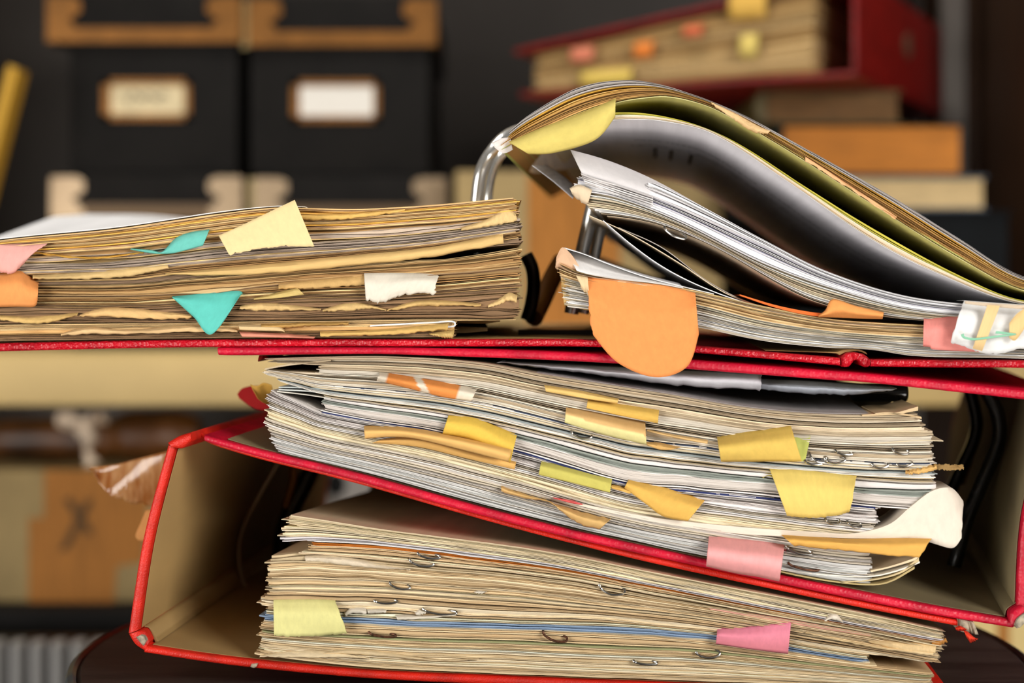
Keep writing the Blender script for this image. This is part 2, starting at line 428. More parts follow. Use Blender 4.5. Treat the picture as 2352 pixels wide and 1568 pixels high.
strip(lT, lB, .318, RED_B, 'front_cover', b2, dep=-.0006, ang=lambda u: 5+6*max(0, (u-.6)/.4))
strip([(x+4, y+.1) for x, y in lB[:-1]], [(x+4, y+1.3) for x, y in lB[:-1]], .31, LINING_G, 'front_lining', b2, r=.0001, L0=.004)
strip([(585, 817), (596, 817), (606, 817.5)], [(582, 832), (593, 826), (604, 828)], .03, RED_D, 'torn_turn_in', b2, r=.0003, n=14, L0=.006, ragged=.002)
for nm, pts, r in (('ring', [(2222, 880, .12), (2236, 930, .12), (2243, 975, .12), (2233, 1020, .12), (2205, 1080, .12), (2175, 1150, .12)], .0026),
                   ('ring', [(2262, 890, .08), (2288, 940, .08), (2296, 990, .08), (2285, 1040, .08), (2255, 1110, .08), (2222, 1190, .08), (2192, 1300, .08)], .0028)):
    m = MB(); m.tube([P(*p) for p in resample(pts, 34)], r); m.build(nm, BLACKM, b2)
m = MB(); m.tube([P(*p) for p in resample([(2224, 1020, .15), (2222, 1060, .15), (2205, 1110, .15)], 12)], .002); m.build('ring_post_or_glint', BRASS, b2)  # small brass tube drawn as the glint on the black rods
kn = [(1950, 901, .052), (1985, 901, .052), (2030, 901, .052), (2070, 901, .052), (2086, 901, .052)]
m = MB(); m.tube([P(*p) for p in resample(kn, 24)], lambda t: .0034*(max(.02, 1-(2*t-1)**8))**.5, 16); m.build('lever_knob', BLACKM, b2)
m = MB(); m.tube([P(*p) for p in resample([(2085, 858, .24), (2120, 846, .2), (2170, 848, .17), (2205, 856, .16), (2238, 872, .16)], 24)], .0022); m.build('lid_clasp', DARKM, b2)

# ---- red binder lying open on top
b3 = thing('lever_arch_binder', P(1200, 830, .1), 'red lever arch binder lying wide open on top of the other two', 'binder', 'stacked red binders')
strip([(-470, 800), (-200, 794), (0, 788), (350, 781), (700, 778.5), (1000, 779), (1300, 778.5), (1445, 783)], [(-470, 818), (-200, 813), (0, 807), (350, 799), (700, 796), (1000, 796), (1300, 795.5), (1445, 800)], .318, RED_A, 'front_cover', b3, n=90)
strip([(-440, 798), (-200, 792.5), (0, 786.6), (350, 779.6), (700, 777), (1000, 777.5), (1300, 777), (1440, 781.5)], [(-440, 799), (-200, 793.5), (0, 787.4), (350, 780.6), (700, 778), (1000, 778.5), (1300, 778), (1440, 782.5)], .31, LINING, 'front_lining', b3, r=.0001, L0=.004)
strip([(1445, 783), (1520, 789), (1600, 795.5), (1750, 807), (1930, 822)], [(1445, 799), (1520, 804), (1600, 810.5), (1750, 823), (1930, 839.5)], .318, RED_A, 'spine', b3)
strip([(1932, 822.5), (1944, 812), (1958, 809), (1980, 812), (1990, 818), (1999, 826)], [(1934, 842), (1950, 841), (1962, 828), (1972, 828), (1984, 842), (1997, 841)], .318, RED_A, 'hinge', b3, n=24, L0=-.0008, ragged=.0006)
strip([(2000, 825.5), (2170, 827), (2352, 827.5), (2700, 836), (3100, 850)], [(2000, 841.5), (2170, 844), (2352, 845), (2700, 854), (3100, 868)], .318, RED_A, 'back_cover', b3)
strip([(1760, 805), (1850, 808), (1920, 809), (1932, 807), (1948, 803), (1975, 803), (1992, 809)], [(1760, 806), (1850, 809), (1920, 812), (1932, 816), (1946, 810), (1975, 807.5), (1996, 815)], .3, LINING, 'hinge_lining', b3, r=.0002, L0=.004, n=40)
ringA = [(1090, 700, .06), (1090, 600, .06), (1093, 500, .06), (1097, 440, .06), (1106, 390, .06), (1128, 350, .062), (1160, 315, .07), (1200, 298, .085), (1250, 300, .1), (1290, 330, .11)]
m = MB(); m.tube([P(*p) for p in resample(ringA, 50)], .0024, 14); m.build('ring', CHROME, b3)
m = MB(); m.tube([P(*p) for p in resample([(1118, 700, .078), (1118, 600, .078), (1120, 500, .078), (1122, 445, .078), (1132, 395, .08), (1155, 352, .085), (1195, 330, .1), (1240, 322, .12)], 40)], .0017, 12); m.build('ring', CHROME, b3)
m = MB(); m.tube([P(1372, 430, .06), P(1358, 490, .06), P(1335, 590, .06), P(1312, 720, .06)], .0027, 14); m.build('ring_post_or_glint', CHROME, b3)
m = MB(); m.tube([P(1396, 430, .064), P(1386, 490, .064), P(1366, 590, .064), P(1340, 720, .064)], .0021, 14); m.build('ring_post_or_glint', CHROME, b3)
m = MB(); m.tube([P(*p) for p in resample([(1208, 585, .07), (1222, 615, .07), (1226, 655, .07), (1220, 700, .07), (1210, 735, .07)], 20)], .0026, 12); m.build('lever_arm', DARKM, b3)
m = MB(); m.tube([P(*p) for p in resample([(1290, 600, .11), (1268, 640, .1), (1245, 690, .09), (1225, 730, .08)], 20)],   .0038, 12); m.build('lever', TAPEB, b3)
m = MB()
q = [P(1190, 752, .05), P(1410, 752, .05), P(1410, 752, .05)+NV*.07, P(1190, 752, .05)+NV*.07]
m.prism([v+Vector((0, 0, -.0038)) for v in q], Vector((0, 0, .003))); m.build('ring_base_plate', DARKM, b3)

# ============================================================= PAPER BLOCKS
TAN = [(204, 168, 112), (184, 146, 96), (222, 188, 132), (170, 134, 90), (162, 134, 106), (226, 196, 144), (210, 166, 98), (184, 162, 140)]
TAN2 = [(190, 152, 100), (172, 132, 84), (208, 170, 114), (156, 122, 88), (220, 188, 136), (142, 112, 82)]
pa = thing('filed_papers', P(600, 780, .12), 'thick block of yellowed dog-eared papers beside the empty rings of the open binder', 'papers', 'filed papers in the binders')
def palA(t):
    if .2 < t < .36: return [(190, 172, 152), (206, 184, 152), (216, 184, 128), (178, 160, 144)]
    return TAN if t < .5 else TAN2
DIR[0] = ndir(-1.0)
yA = block(pa, [(0, [(-240, 596), (-20, 553), (268, 523), (506, 488), (625, 475), (700, 475.5), (800, 478), (900, 474.5), (1000, 468), (1100, 459), (1195, 450)]),
           (.45, [(-240, 668), (-20, 650), (300, 645), (420, 634), (600, 618), (850, 596), (1000, 579), (1200, 548)]),
           (.85, [(-240, 760), (-20, 746), (300, 742), (600, 738), (900, 735), (1050, 734), (1200, 733)]),
           (1, [(-240, 790), (-20, 784), (350, 777.5), (700, 775), (1050, 774.5), (1200, 774.5)])],
      pw([(0, -235), (1, -235)]), pw([(0, 1186), (.3, 1190), (.5, 1194), (.8, 1192), (.865, 1188), (.87, 1045), (1, 1040)]), .28,
      lambda x, t: max(0, (620-x)/620)*.016*max(0, 1-t*3.2), 165, palA, 11, specials=[(.035, .052, (236, 186, 96), True), (.13, .15, (226, 176, 84), True)], rough=2.0, voids=22, recess=.2, dx=10, gap_p=.15, gapf=.045, voidh=(.02, .05))
free_sheet(pa, [(-240, 590), (-20, 549.5), (268, 520), (506, 485), (630, 472.5), (700, 473.5)], [(-240, 592), (-20, 551.5), (268, 522), (506, 487), (630, 474), (700, 475)], .28, lambda x: max(0, (660-x)/660)*.021+.0006, (240, 240, 240), dep=.0005, mid=4)
# the right-hand ends of the lowest, recessed folder
free_sheet(pa, [(1000, 722), (1120, 724), (1150, 726)], [(1000, 742), (1110, 745), (1145, 741)], .25, 0, (150, 124, 84), 'folder', dep=.018, n=14)
free_sheet(pa, [(1000, 752), (1060, 753), (1120, 755)], [(1000, 766), (1060, 768), (1110, 764)], .25, 0, (128, 104, 68), 'folder', dep=.022, n=14)
DIR[0] = NV
flapsA = [([(380, 628), (600, 607), (850, 583), (1000, 566), (1155, 536)], [(380, 632), (600, 629), (850, 606), (1000, 588), (1157, 560)], (222, 186, 122)),
          ([(75, 632), (180, 626), (290, 615), (385, 607)], [(75, 640), (180, 641), (300, 634), (388, 615)], (216, 184, 126)),
          ([(185, 722), (230, 708), (300, 708), (380, 716), (440, 722)], [(182, 726), (230, 727), (320, 731), (400, 733), (440, 730)], (224, 184, 124)),
          ([(0, 724), (60, 727), (120, 723), (180, 718)], [(0, 734), (60, 742), (120, 739), (176, 725)], (214, 178, 112)),
          ([(552, 702), (600, 696), (660, 699), (737, 709)], [(550, 709), (600, 713), (660, 713), (737, 712)], (222, 188, 128)),
          ([(740, 711), (800, 695), (840, 697), (886, 710)], [(742, 715), (800, 713), (845, 709), (888, 713)], (216, 182, 122)),
          ([(888, 711), (950, 692), (1020, 690), (1105, 697)], [(890, 714), (950, 705), (1020, 702), (1105, 703)], (216, 180, 116)),
          ([(140, 766), (200, 752), (300, 757), (400, 750), (480, 748), (545, 757)], [(140, 770), (200, 767), (300, 767), (400, 763), (480, 761), (545, 761)], (226, 190, 138)),
          ([(640, 651), (740, 641), (840, 631)], [(640, 664), (740, 661), (838, 654)], (206, 168, 108)),
          ([(1060, 522), (1120, 503), (1160, 480), (1184, 490)], [(1060, 529), (1120, 521), (1165, 512), (1188, 506)], (226, 194, 136)),
          ([(1120, 700), (1150, 684), (1170, 672), (1188, 680)], [(1122, 706), (1150, 698), (1170, 690), (1186, 696)], (226, 192, 132)),
          ([(735, 762), (850, 758), (950, 750), (1030, 742)], [(735, 773), (850, 770), (950, 764), (1028, 757)], (214, 176, 104)),
          ([(985, 766), (1010, 762), (1044, 757)], [(990, 769), (1020, 775), (1040, 776)], (206, 174, 108)),
          ([(600, 744), (700, 741), (800, 739)], [(600, 757), (700, 750), (800, 745)], (190, 150, 86)),
          ([(690, 493), (800, 490), (930, 480)], [(690, 505), (800, 503), (930, 484)], (226, 184, 104)),
          ([(30, 572), (200, 590), (330, 577)], [(30, 575), (200, 594), (330, 581)], (216, 166, 74))]
for i, (t, b, c) in enumerate(flapsA):
    patch('folded_sheet', t, b, c, pa, dep=-.0012, bulge=.0009, tear=('bottom',), amp=1.6, seed=20+i, mat=PAPER, nv=5)
# blue-white magazine fold at the end of the lowest sheets
m = MB(); m.tube([P(*p) for p in resample([(850, 748, -.0004), (980, 741, -.0004), (1036, 738, -.0004), (1045, 744, -.0004), (1036, 750, -.0004), (980, 752, -.0004)], 30)], .0003, 6, col=(232, 236, 236)); m.build('folded_magazine', PAPER, pa)
# ring binder print on the white top sheet
def dashes(root, f, x0, x1, deps, col, rnd, dz=.0003, w=(5, 14), h=.0009, rise=lambda x, t: 0, p=.75, name='print'):
    mb = MB()
    for d in deps:
        x = x0
        while x < x1:
            ww = rnd.uniform(*w)
            if rnd.random() < p:
                pts = []
                for xx, dd in ((x, d), (x+ww, d), (x+ww, d+h), (x, d+h)):
                    pts.append(P(xx, f(xx), 0)+NV*dd+Vector((0, 0, dz+rise(xx, dd))))
                b = len(mb.v); mb.v += pts; mb.f.append((b, b+1, b+2, b+3)); mb.c += [rgb(col)]*4; mb.st += [(0, 0, 0)]*4
            x += ww+rnd.uniform(2, 5)
    return mb.build(name, NOTE, root, 0)
rn = random.Random(5)
fA = curve([(-240, 590), (-20, 549.5), (268, 520), (506, 485), (630, 472.5), (700, 473.5)])
def riA(x, d):
    t = d/.28
    return (max(0, (660-x)/660)*.021+.0006)*(t*t*(3-2*t))
o = dashes(pa, fA, 0, 190, [.03+.006*i for i in range(14)], (176, 184, 206), rn, rise=riA, dz=.0005, h=.002); o['kind'] = 'stuff'

WHT = [(222, 214, 204), (204, 194, 178), (232, 226, 220), (184, 172, 154), (212, 200, 178), (166, 154, 138)]
pb = thing('filed_papers', P(1300, 1200, .12), 'tall sagging block of whitish papers full of page markers inside the crimson binder', 'papers', 'filed papers in the binders')
def palB(t):
    if t < .22: return [(206, 188, 158), (190, 172, 144), (222, 208, 184), (166, 148, 122), (226, 216, 198)]
    if t < .36: return [(214, 198, 166), (232, 222, 204), (190, 172, 140), (240, 234, 224)]
    if t < .6: return [(232, 226, 222), (218, 211, 206), (206, 198, 190), (226, 219, 215), (188, 177, 166)]
    if t > .86: return [(232, 230, 226), (218, 214, 208), (192, 181, 164), (208, 208, 204)]
    return WHT
gB0 = [(0, [(590, 824), (750, 819), (900, 818.5), (1100, 832), (1250, 860), (1400, 884), (1550, 908), (1700, 934), (1850, 949), (2000, 953), (2150, 949)]),
      (.5, [(600, 886), (680, 920), (740, 946), (1000, 990), (1200, 1038), (1440, 1110), (1600, 1128), (1750, 1142), (2010, 1165), (2150, 1172)]),
      (1, [(600, 1031), (650, 1043), (850, 1091), (1100, 1158.5), (1300, 1209.5), (1500, 1254.5), (1700, 1296), (1900, 1333), (2010, 1345), (2150, 1360)])]
gB = gB0[:2]+[(1, [(x, y-3.5) for x, y in gB0[2][1]])]
yB = block(pb, gB, pw([(0, 618), (.07, 622), (.08, 735), (.17, 728), (.18, 606), (.28, 612), (.29, 640), (.335, 642), (.34, 742), (.49, 742), (.5, 622), (.62, 616), (.8, 612), (.9, 622), (1, 640)]),
      pw([(0, 2100), (.03, 2110), (.1, 2138), (.3, 2145), (.495, 2150), (.5, 2012), (.76, 2010), (.78, 2000), (1, 2000)]), .285, 0, 175, palB, 23,
      specials=[(.39, .42, (140, 146, 138), True), (.30, .315, (176, 186, 186), True), (.66, .75, (222, 208, 176), True), (.255, .262, (64, 74, 96))], voids=10, dx=11, shade=.07)
free_sheet(pb, [(740, 945), (1000, 989.5), (1200, 1037), (1440, 1109), (1600, 1127), (1750, 1141), (2010, 1164)], [(740, 948.5), (1000, 993), (1200, 1041), (1440, 1113), (1600, 1131), (1750, 1145), (2010, 1168)], .02, 0, (44, 52, 96), dep=-.0008, n=60)
# thin folded sheets that wrap the left-hand pockets
for i, (a, b, c) in enumerate([([(608, 846), (660, 836), (760, 826)], [(608, 849), (660, 840), (760, 829)], (196, 178, 148)),
                               ([(606, 852), (660, 853), (760, 858)], [(606, 856), (660, 857), (760, 862)], (206, 190, 164)),
                               ([(640, 888), (700, 889), (760, 893)], [(640, 890.5), (700, 892), (760, 896)], (182, 190, 188)),
                               ([(640, 893), (700, 896), (760, 902)], [(640, 896), (700, 899), (760, 905)], (196, 200, 196)),
                               ([(636, 897), (700, 905), (760, 914)], [(636, 900), (700, 907), (760, 916)], (206, 202, 190))]):
    free_sheet(pb, a, b, .28, 0, c, n=12, seed=40+i)
# curled grey-white sheets hanging under the lid
patch('curled_sheet', [(1150, 830), (1300, 838), (1450, 846), (1600, 853), (1750, 858)], [(1140, 833), (1300, 852), (1450, 872), (1600, 888), (1745, 895)], (206, 206, 212), pb, prof=lambda u, v: .012-.006*math.sin(v*3), tear=('bottom', 'right'), seed=60, mat=PAPER, rootlen=.03)
patch('curled_sheet', [(1745, 872), (1850, 876), (1960, 884), (2060, 892)], [(1740, 892), (1850, 903), (1960, 906), (2050, 897)], (206, 214, 226), pb, prof=lambda u, v: .02-.006*math.sin(v*3), tear=('bottom',), seed=61, mat=PAPER, rootlen=.016)
free_sheet(pb, [(1230, 856), (1400, 882), (1550, 906), (1700, 932), (1850, 947), (2000, 951)], [(1230, 858), (1400, 884), (1550, 908), (1700, 934), (1850, 949), (2000, 953)], .27, lambda x: .004, (172, 166, 164), dep=.003, n=40)
for i, (a, b, c) in enumerate([([(1980, 952), (2060, 946), (2090, 938), (2108, 933)], [(1980, 955), (2060, 951), (2092, 945), (2110, 942)], (212, 186, 146)),
                               ([(1990, 1018), (2060, 1013), (2110, 1010), (2166, 1011)], [(1990, 1020), (2060, 1015), (2110, 1012), (2166, 1013)], (216, 200, 168)),
                               ([(2010, 948), (2040, 946), (2080, 950), (2116, 957)], [(2010, 952), (2040, 949), (2080, 954), (2118, 962)], (208, 182, 142)),
                               ([(1930, 1335), (2010, 1328), (2070, 1310), (2110, 1278)], [(1930, 1338), (2010, 1331), (2072, 1314), (2116, 1284)], (206, 186, 142)),
                               ([(1700, 1285), (1800, 1306), (1900, 1318), (2000, 1321), (2060, 1308), (2112, 1288)], [(1700, 1288), (1800, 1309), (1900, 1321), (2000, 1324), (2062, 1311), (2114, 1291)], (236, 228, 212)),
                               ([(2000, 1309), (2040, 1300), (2090, 1284), (2108, 1276)], [(2000, 1313), (2040, 1304), (2092, 1289), (2112, 1281)], (226, 206, 170)),
                               ([(1720, 1290), (1800, 1312), (1900, 1331), (1990, 1340), (2040, 1334), (2100, 1300)], [(1720, 1292), (1800, 1315), (1900, 1334), (1990, 1343), (2042, 1337), (2104, 1303)], (186, 166, 116))]):
    free_sheet(pb, a, b, .035, 0, c, n=24, seed=70+i, dep=-.0006)
patch('curled_sheet', [(1300, 1150), (1500, 1188), (1700, 1210), (1880, 1222), (1960, 1225), (2040, 1205), (2090, 1165), (2140, 1128), (2185, 1121), (2212, 1150)],
      [(1300, 1154), (1500, 1198), (1700, 1226), (1880, 1233), (1960, 1236), (2040, 1236), (2100, 1236), (2145, 1248), (2188, 1258), (2208, 1236)], (238, 226, 208), pb, nu=70,
      prof=lambda u, v: -.0012-.003*max(0, u-.5)*2+.010*max(0, (u-.6)/.4)**2*(1-v)**2, root='top', tear=('right',), amp=1.2, seed=63, mat=NOTE, rootlen=.02)
patch('crumpled_strip', [(2080, 1080), (2110, 1074), (2150, 1068)], [(2080, 1089), (2112, 1087), (2152, 1078)], (222, 178, 108), pb, dep=-.001, bulge=.001, tear=('bottom', 'top'), seed=64, mat=PAPER)
patch('frayed_strip', [(2145, 1066), (2180, 1066), (2212, 1068)], [(2145, 1075), (2180, 1080), (2212, 1078)], (150, 120, 74), pb, dep=0, bulge=0, root='', tear=('bottom', 'right', 'top'), seed=65, mat=PAPER)

CRM = [(226, 204, 164), (212, 186, 144), (236, 220, 188), (194, 166, 126), (222, 198, 158), (232, 212, 176)]
pc = thing('filed_papers', P(1300, 1560, .12), 'block of cream papers with a blue band inside the orange-red binder at the bottom', 'papers', 'filed papers in the binders')
def palC(t):
    if t < .2: return [(236, 218, 182), (226, 208, 172), (216, 198, 164), (240, 226, 198)]
    if t < .3: return [(214, 182, 136), (196, 164, 124), (232, 210, 176), (222, 192, 150)]
    return CRM
gC = [(0, [(630, 1179), (700, 1186), (848, 1210), (1250, 1264), (1500, 1313), (1800, 1371), (2000, 1411), (2200, 1456)]),
      (.2, [(630, 1246), (720, 1240), (848, 1246), (1000, 1263), (1250, 1297), (1500, 1345), (1800, 1403), (2200, 1478)]),
      (.3, [(600, 1282), (700, 1274), (850, 1284), (1250, 1325), (1600, 1385), (2000, 1452), (2200, 1494)]),
      (.62, [(590, 1410), (800, 1416), (1000, 1426), (1250, 1433), (1500, 1443), (1650, 1456), (1950, 1505), (2200, 1545)]),
      (1, [(580, 1503), (850, 1531), (1150, 1546), (1500, 1559), (1900, 1573), (2200, 1583)])]
block(pc, gC, pw([(0, 668), (.05, 655), (.09, 672), (.1, 648), (.195, 645), (.2, 722), (.22, 716), (.25, 705), (.295, 690), (.3, 620), (.4, 613), (.5, 610), (.54, 598), (.56, 594), (.58, 614), (.65, 602), (.8, 600), (.92, 598), (1, 590)]),
      pw([(0, 2165), (.1, 2168), (.25, 2160), (.3, 2162), (.55, 2150), (.57, 2000), (.66, 1985), (.7, 2005), (.72, 2140), (.85, 2138), (1, 2130)]), .285,
      lambda x, t: -.019*max(0, 1-t)**1.3, 170, palC, 37,
      specials=[(.215, .232, (190, 112, 42), True), (.62, .672, (150, 172, 198), True), (.76, .775, (176, 178, 128), True), (.165, .2, (232, 226, 226), True)], voids=14, dx=11, wave=1.0)
free_sheet(pc, [(1630, 1396), (1720, 1408), (1800, 1420), (1900, 1438), (2000, 1456)], [(1630, 1398), (1720, 1414), (1800, 1428), (1900, 1445), (2000, 1460)], .02, 0, (236, 176, 160), dep=-.0004, n=24)
for i, (t, b, c) in enumerate([([(598, 1505), (680, 1494), (780, 1498), (850, 1510)], [(596, 1508), (680, 1509), (780, 1510), (848, 1513)], (236, 214, 174)),
                               ([(735, 1500), (800, 1490), (900, 1500), (1000, 1514), (1100, 1512)], [(735, 1503), (800, 1501), (900, 1510), (1000, 1517), (1100, 1515)], (232, 208, 166)),
                               ([(700, 1278), (760, 1276), (850, 1290), (945, 1306)], [(702, 1288), (760, 1294), (850, 1304), (940, 1309)], (226, 210, 184)),
                               ([(1995, 1470), (2080, 1474), (2150, 1482)], [(1995, 1474), (2080, 1496), (2148, 1500)], (226, 196, 146)),
                               ([(1850, 1450), (1990, 1478), (2145, 1496)], [(1850, 1453), (1990, 1484), (2142, 1506)], (232, 204, 156))]):
    patch('folded_sheet', t, b, c, pc, dep=-.001, bulge=.0008, tear=('bottom',), amp=1.2, seed=80+i, mat=PAPER, nv=5)
patch('torn_scrap', [(2140, 1466), (2160, 1470), (2172, 1464)], [(2140, 1486), (2155, 1482), (2176, 1474)], (178, 120, 54), pc, dep=0, bulge=0, root='', tear=('bottom',), seed=90)

# ---- papers on the other half of the open binder
pd = thing('filed_papers', P(1900, 815, .1), 'lower pile of mixed tan and white papers under the fanned sheets of the open binder', 'papers', 'filed papers in the binders')
def palD(t):
    if t < .38: return [(226, 190, 134), (208, 172, 116), (236, 206, 156), (190, 152, 104), (214, 186, 150)]
    if t < .55: return [(222, 206, 178), (206, 186, 152), (232, 220, 200)]
    return [(232, 230, 224), (216, 210, 198), (196, 184, 162), (238, 236, 234), (206, 204, 200)]
block(pd, [(0, [(1285, 604), (1330, 624), (1480, 646), (1600, 668), (1750, 702), (1900, 731), (2050, 743), (2200, 749), (2420, 757), (2700, 765)]),
           (.45, [(1285, 640), (1400, 668), (1600, 704), (1750, 742), (1900, 764), (2050, 776), (2200, 782), (2420, 790), (2700, 800)]),
           (1, [(1285, 703), (1400, 716), (1605, 752), (1750, 782), (1900, 798), (1960, 800), (2010, 804), (2100, 817), (2300, 822), (2420, 825), (2700, 831)])],
      pw([(0, 1290), (.3, 1288), (.5, 1296), (1, 1302)]), pw([(0, 2690), (1, 2690)]), .27, 0, 84, palD, 41, voids=10, dx=13, rough=1.6, rjit=6,
      specials=[(.0, .012, (240, 238, 236)), (.5, .54, (238, 224, 204))])
# ragged brown corners at the ring side
for i, (t, b, c) in enumerate([([(1278, 590), (1292, 568), (1312, 585), (1330, 612)], [(1276, 618), (1290, 622), (1312, 640), (1332, 650)], (226, 186, 150)),
                               ([(1288, 626), (1305, 632), (1322, 640)], [(1290, 668), (1305, 676), (1326, 682)], (216, 174, 106)),
                               ([(1292, 668), (1310, 676), (1350, 690)], [(1296, 700), (1320, 706), (1354, 714)], (224, 186, 118))]):
    patch('folded_corner', t, b, c, pd, dep=.004, bulge=.002, tear=('bottom',), amp=2, seed=100+i, nu=16, nv=5)
# white top sheet, curling up at the ring side
free_sheet(pd, [(1296, 568), (1340, 582), (1400, 606), (1480, 634), (1560, 655), (1640, 674)], [(1294, 570), (1340, 584), (1400, 608), (1480, 636), (1560, 657), (1640, 676)], .24, lambda x: .004, (244, 242, 240), dep=.001, n=36, mid=3)
patch('curled_sheet', [(1296, 568), (1340, 582), (1400, 604), (1480, 630), (1560, 650)], [(1325, 622), (1360, 632), (1420, 642), (1500, 650), (1570, 662)], (244, 242, 240), pd, prof=lambda u, v: .012*(1-v)**1.5-.0005, root='', seed=104, mat=NOTE)
for i, (p, c) in enumerate([([(1385, 505), (1450, 560), (1520, 610), (1600, 652), (1700, 690), (1800, 716)], (246, 246, 250)),
                            ([(1350, 492), (1440, 532), (1560, 602), (1660, 668), (1740, 700), (1820, 722)], (226, 206, 176)),
                            ([(1420, 520), (1520, 566), (1620, 640), (1700, 684), (1800, 716), (1880, 728)], (196, 190, 186))]):
    free_sheet(pd, p, [(x, y+2) for x, y in p], .25, .0, c, dep=.001+.002*i, n=40, seed=110+i)
patch('sheet', [(1222, 380), (1270, 416), (1316, 456)], [(1256, 380), (1290, 402), (1326, 432)], (240, 244, 252), pd, prof=lambda u, v: .03+.03*v, root='', seed=115, mat=PAPER)
patch('sheet', [(1396, 536), (1440, 575), (1530, 632)], [(1420, 536), (1470, 566), (1560, 630)], (240, 244, 252), pd, prof=lambda u, v: .10+.05*v, root='', seed=116, mat=PAPER)
free_sheet(pd, [(1700, 676), (1780, 700), (1860, 716), (1920, 722)], [(1700, 679), (1780, 706), (1860, 724), (1920, 729)], .1, 0, (232, 112, 52), dep=-.0004, n=20)

pe = thing('filed_papers', P(1800, 600, .1), 'fanned middle bundle of white sheets drooping from the ring of the open binder', 'papers', 'filed papers in the binders')
def palE(t):
    if t < .5: return [(240, 238, 240), (226, 222, 222), (206, 204, 212), (244, 242, 244)]
    return [(236, 226, 208), (218, 198, 168), (230, 214, 186), (200, 182, 156), (240, 236, 230)]
gE = [(0, [(1315, 352), (1420, 384), (1560, 446), (1750, 548), (1900, 623), (2100, 683), (2352, 705), (2700, 715)]),
      (.2, [(1330, 396), (1420, 424), (1560, 476), (1750, 562), (1900, 634), (2100, 692), (2352, 714), (2700, 724)]),
      (.55, [(1335, 440), (1420, 456), (1560, 510), (1750, 606), (1900, 660), (2100, 712), (2352, 730), (2700, 740)]),
      (1, [(1345, 490), (1500, 513), (1640, 568), (1850, 684), (2000, 722), (2200, 742), (2420, 752), (2700, 760)])]
block(pe, gE, pw([(0, 1500), (.18, 1480), (.2, 1332), (.5, 1320), (.55, 1334), (.8, 1345), (1, 1400)]), pw([(0, 2690), (1, 2690)]), .26, 0, 50, palE, 47, voids=3, gap_p=.35, rough=.5, dx=14, rjit=4, wave=.6,
      specials=[(.33, .35, (150, 150, 200)), (.36, .40, (232, 232, 248), True)])
patch('drooping_sheet', [(1310, 344), (1400, 370), (1500, 412), (1620, 478), (1750, 550)], [(1338, 402), (1410, 424), (1500, 452), (1620, 506), (1750, 562)], (234, 230, 230), pe, prof=lambda u, v: .010*(1-v)**2, root='top', seed=120, mat=NOTE, rootlen=.2)
for i in range(5):
    patch('drooping_sheet', [(1334+2*i, 398+5*i), (1370, 410+4*i), (1420, 425+5*i), (1500, 452+5*i)], [(1336+2*i, 402+5*i), (1370, 414.5+4*i), (1420, 428.5+5*i), (1500, 455+5*i)], (240, 236, 234), pe, dep=-.001, bulge=.0004, seed=121+i, mat=NOTE, nv=3)
patch('folded_corner', [(1308, 432), (1330, 424), (1360, 436)], [(1314, 446), (1335, 464), (1350, 470)], (236, 214, 180), pe, dep=-.001, bulge=.001, root='', seed=127, nu=14, nv=5, tear=('bottom',))

pf = thing('filed_papers', P(1700, 330, .1), 'upper bundle of sheets arched high over the ring, with a green underside', 'papers', 'filed papers in the binders')
def palF(t): return [(206, 200, 198), (190, 184, 182), (176, 168, 160)] if t < .3 else [(222, 178, 96), (206, 166, 104), (226, 190, 132), (184, 142, 84)]
block(pf, [(0, [(1130, 335), (1200, 274), (1300, 213), (1360, 192), (1430, 184), (1490, 188), (1560, 206), (1700, 260), (1850, 340), (2050, 452), (2200, 545), (2352, 635), (2600, 676)]),
           (1, [(1140, 350), (1200, 318), (1250, 296), (1340, 258), (1420, 232), (1480, 222), (1530, 219), (1590, 230), (1650, 252), (1800, 337), (2000, 464), (2200, 588), (2352, 664), (2600, 696)])],
      pw([(0, 1178), (.4, 1165), (1, 1160)]), pw([(0, 2600), (1, 2600)]), .27, 0, 26, palF, 53, voids=7, gap_p=.3, rough=1.4, dx=12, rjit=6, specials=[(.3, .36, (240, 190, 80), True), (.955, 1.0, (176, 184, 104))], wave=1.0)
free_sheet(pf, [(1345, 258.5), (1420, 234), (1480, 224), (1530, 221), (1590, 232), (1650, 254), (1800, 339), (2000, 466), (2200, 590), (2352, 666), (2600, 698)], [(1345, 260.5), (1420, 236), (1480, 226), (1530, 223), (1590, 234), (1650, 256), (1800, 341), (2000, 468), (2200, 592), (2352, 668), (2600, 699)], .27, 0, (214, 208, 146), n=110, seed=129)
def palG(t): return [(206, 196, 84), (190, 186, 100), (226, 210, 120)] if t < .45 else [(236, 208, 176), (226, 180, 130), (240, 222, 196)]
gG = [(0, [(1190, 338), (1300, 286), (1370, 264), (1420, 257), (1500, 262), (1600, 286), (1700, 331), (1850, 428), (2000, 521), (2200, 630), (2352, 690), (2600, 699)]),
      (1, [(1190, 352), (1300, 302), (1370, 280), (1440, 272), (1530, 277), (1640, 306), (1800, 408), (2000, 546), (2150, 624), (2352, 697), (2600, 704)])]
block(pf, gG, pw([(0, 1250), (1, 1260)]), pw([(0, 2580), (1, 2580)]), .262, 0, 11, palG, 59, voids=0, gap_p=.1, rough=.6, dx=10, rjit=3)
fu = curve([(x, y+2.5) for x, y in gG[1][1]])
free_sheet(pf, [(x, y+.8) for x, y in gG[1][1][1:]], [(x, y+2.2) for x, y in gG[1][1][1:]], .27, 0, (244, 242, 246), dep=.0006, n=110, seed=130)
